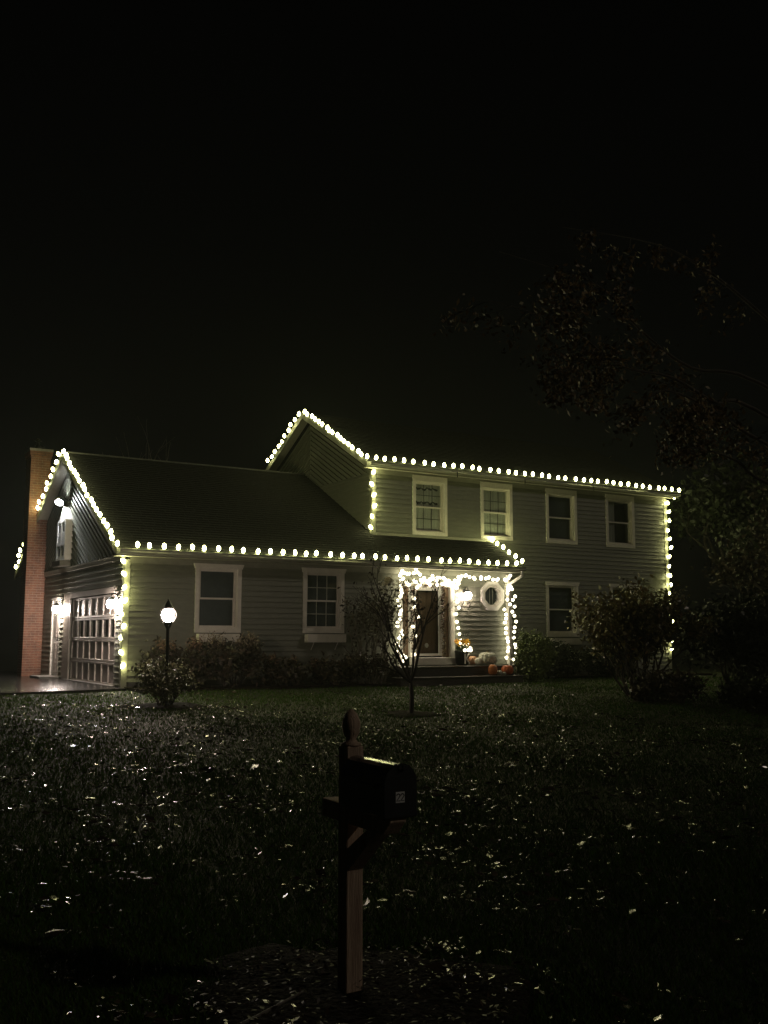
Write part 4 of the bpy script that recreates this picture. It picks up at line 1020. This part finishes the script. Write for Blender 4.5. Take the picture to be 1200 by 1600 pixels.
def fallen(ncl, per, d0, d1, p, seed, size, mask=True, center=None, rad=.6, spread=.045):
    """curled leaf scraps lying in small wet clumps"""
    q = np.random.RandomState(seed)
    if center is None: x, y, D = sector(ncl, d0, d1, p, .5, q)
    else:
        r_ = rad*np.sqrt(q.uniform(0, 1, ncl)); a = q.uniform(0, 6.28, ncl); x = center[0]+r_*np.cos(a); y = center[1]+r_*np.sin(a)
    pt = np.sin(x*1.9+y*1.1+seed)*np.sin(y*2.3-x*.7)+.5*np.sin(x*5+y*3.7)
    k = (pt+q.uniform(-1.1, 1.1, ncl) > -.1)
    x, y = x[k], y[k]; m_ = q.poisson(per, len(x))+1
    big = q.lognormal(0, .45, len(x))
    x = np.repeat(x, m_); y = np.repeat(y, m_); big = np.repeat(big, m_); n = len(x)
    x = x+q.normal(0, spread, n)*big; y = y+q.normal(0, spread*.8, n)*big
    if mask: k = lawn_mask(x, y); x, y, big = x[k], y[k], big[k]; n = len(x)
    z = gzv(x, y)+q.uniform(.03, .062, n)
    s_ = size*q.lognormal(0, .4, n); az = q.uniform(0, 6.28, n)
    sg = q.choice([.04, .07, .15], n); tx, ty = q.normal(0, 1, n)*sg, q.normal(0, 1, n)*sg
    nr = np.stack([tx, ty, np.ones(n)], 1); nr /= np.linalg.norm(nr, axis=1)[:, None]
    a = np.stack([np.cos(az), np.sin(az), np.zeros(n)], 1); a -= nr*(a*nr).sum(1)[:, None]; a /= np.linalg.norm(a, axis=1)[:, None]
    b = np.cross(nr, a); p = np.stack([x, y, z], 1); s1 = s_[:, None]; asp = q.uniform(.25, .7, (n, 1))
    cup = q.uniform(-.3, .4, (n, 1)); cu2 = q.uniform(-.3, .4, (n, 1))
    P0 = p-a*s1+nr*s1*cu2*.5; P1 = p+a*s1+nr*s1*cup; L0 = p-b*s1*asp-a*s1*.15+nr*s1*cup; R0 = p+b*s1*asp+a*s1*.2+nr*s1*cu2
    return np.stack([P0, L0, P1, p+nr*s1*.02, P0, p+nr*s1*.02, P1, R0], 1).reshape(-1, 3)
v = np.concatenate([fallen(1500, 3, 3.6, 27, .7, 5, .016), fallen(4600, 4, 6, 24, 1.2, 6, .019, spread=.06), fallen(1500, 4, 8, 18, 1.2, 12, .026, spread=.09), fallen(120, 4, 0, 0, 0, 8, .016, mask=False, center=(-4.75, -17.3), rad=.55), fallen(60, 4, 0, 0, 0, 9, .016, mask=False, center=(-3.3, -17.1), rad=.4)])
o = leafobj('fallen_leaves', v, WETL, kind='stuff'); tag(o, 'wet fallen leaves scattered over the dark lawn', 'leaves')
# mulch chips / dry grass round mailbox
q = np.random.RandomState(9); v = leafcloud([(-4.02, -17.1, pz+.05)], 800, .020, None, 1, seed=9, flat=.6)
c0 = v.reshape(-1, 4, 3); cen = c0.mean(1); r_ = .72*np.sqrt(q.uniform(0, 1, len(cen))); a = q.uniform(0, 6.28, len(cen))
new = np.stack([-4.02+r_*np.cos(a), -17.1+r_*np.sin(a), pz+.055+.0*r_+q.uniform(0, .05, len(cen))*(1-r_)], 1)
c0 = (c0-cen[:, None])*np.array([1, 1, .7])+new[:, None]
o = leafobj('dead_grass_litter', c0.reshape(-1, 3), leafmat('dry_litter', [(.03, .02, .012), (.02, .013, .008), (.07, .045, .028)], .5, .3), kind='stuff'); tag(o, 'dry leaf and stem litter round the mailbox post', 'leaf litter')
m = MB(); m.tube([(-4.75, -17.25, pz+.05), (-4.5, -17.15, pz+.06), (-4.22, -17.02, pz+.075)], [.006, .008, .005], 5)
tag(m.build('fallen_stick', LBARK), 'thin pale stick lying on the ground left of the mailbox post', 'stick')

# ------------------------------------------------------------------ haze
m = MB(); m.box(-45, 60, -30, 60, -2.2, 10.2)
HZ = bpy.data.materials.new('haze_air'); HZ.use_nodes = True; t = HZ.node_tree; t.nodes.clear()
oo = t.nodes.new('ShaderNodeOutputMaterial'); pv = t.nodes.new('ShaderNodeVolumePrincipled')
pv.inputs['Color'].default_value = (.92, 1, .9, 1); pv.inputs['Density'].default_value = .0012; pv.inputs['Anisotropy'].default_value = .35
t.links.new(pv.outputs[0], oo.inputs['Volume'])
tag(m.build('haze', HZ), kind='stuff')
print('clapboards', NB, 'objects', len(S.objects))
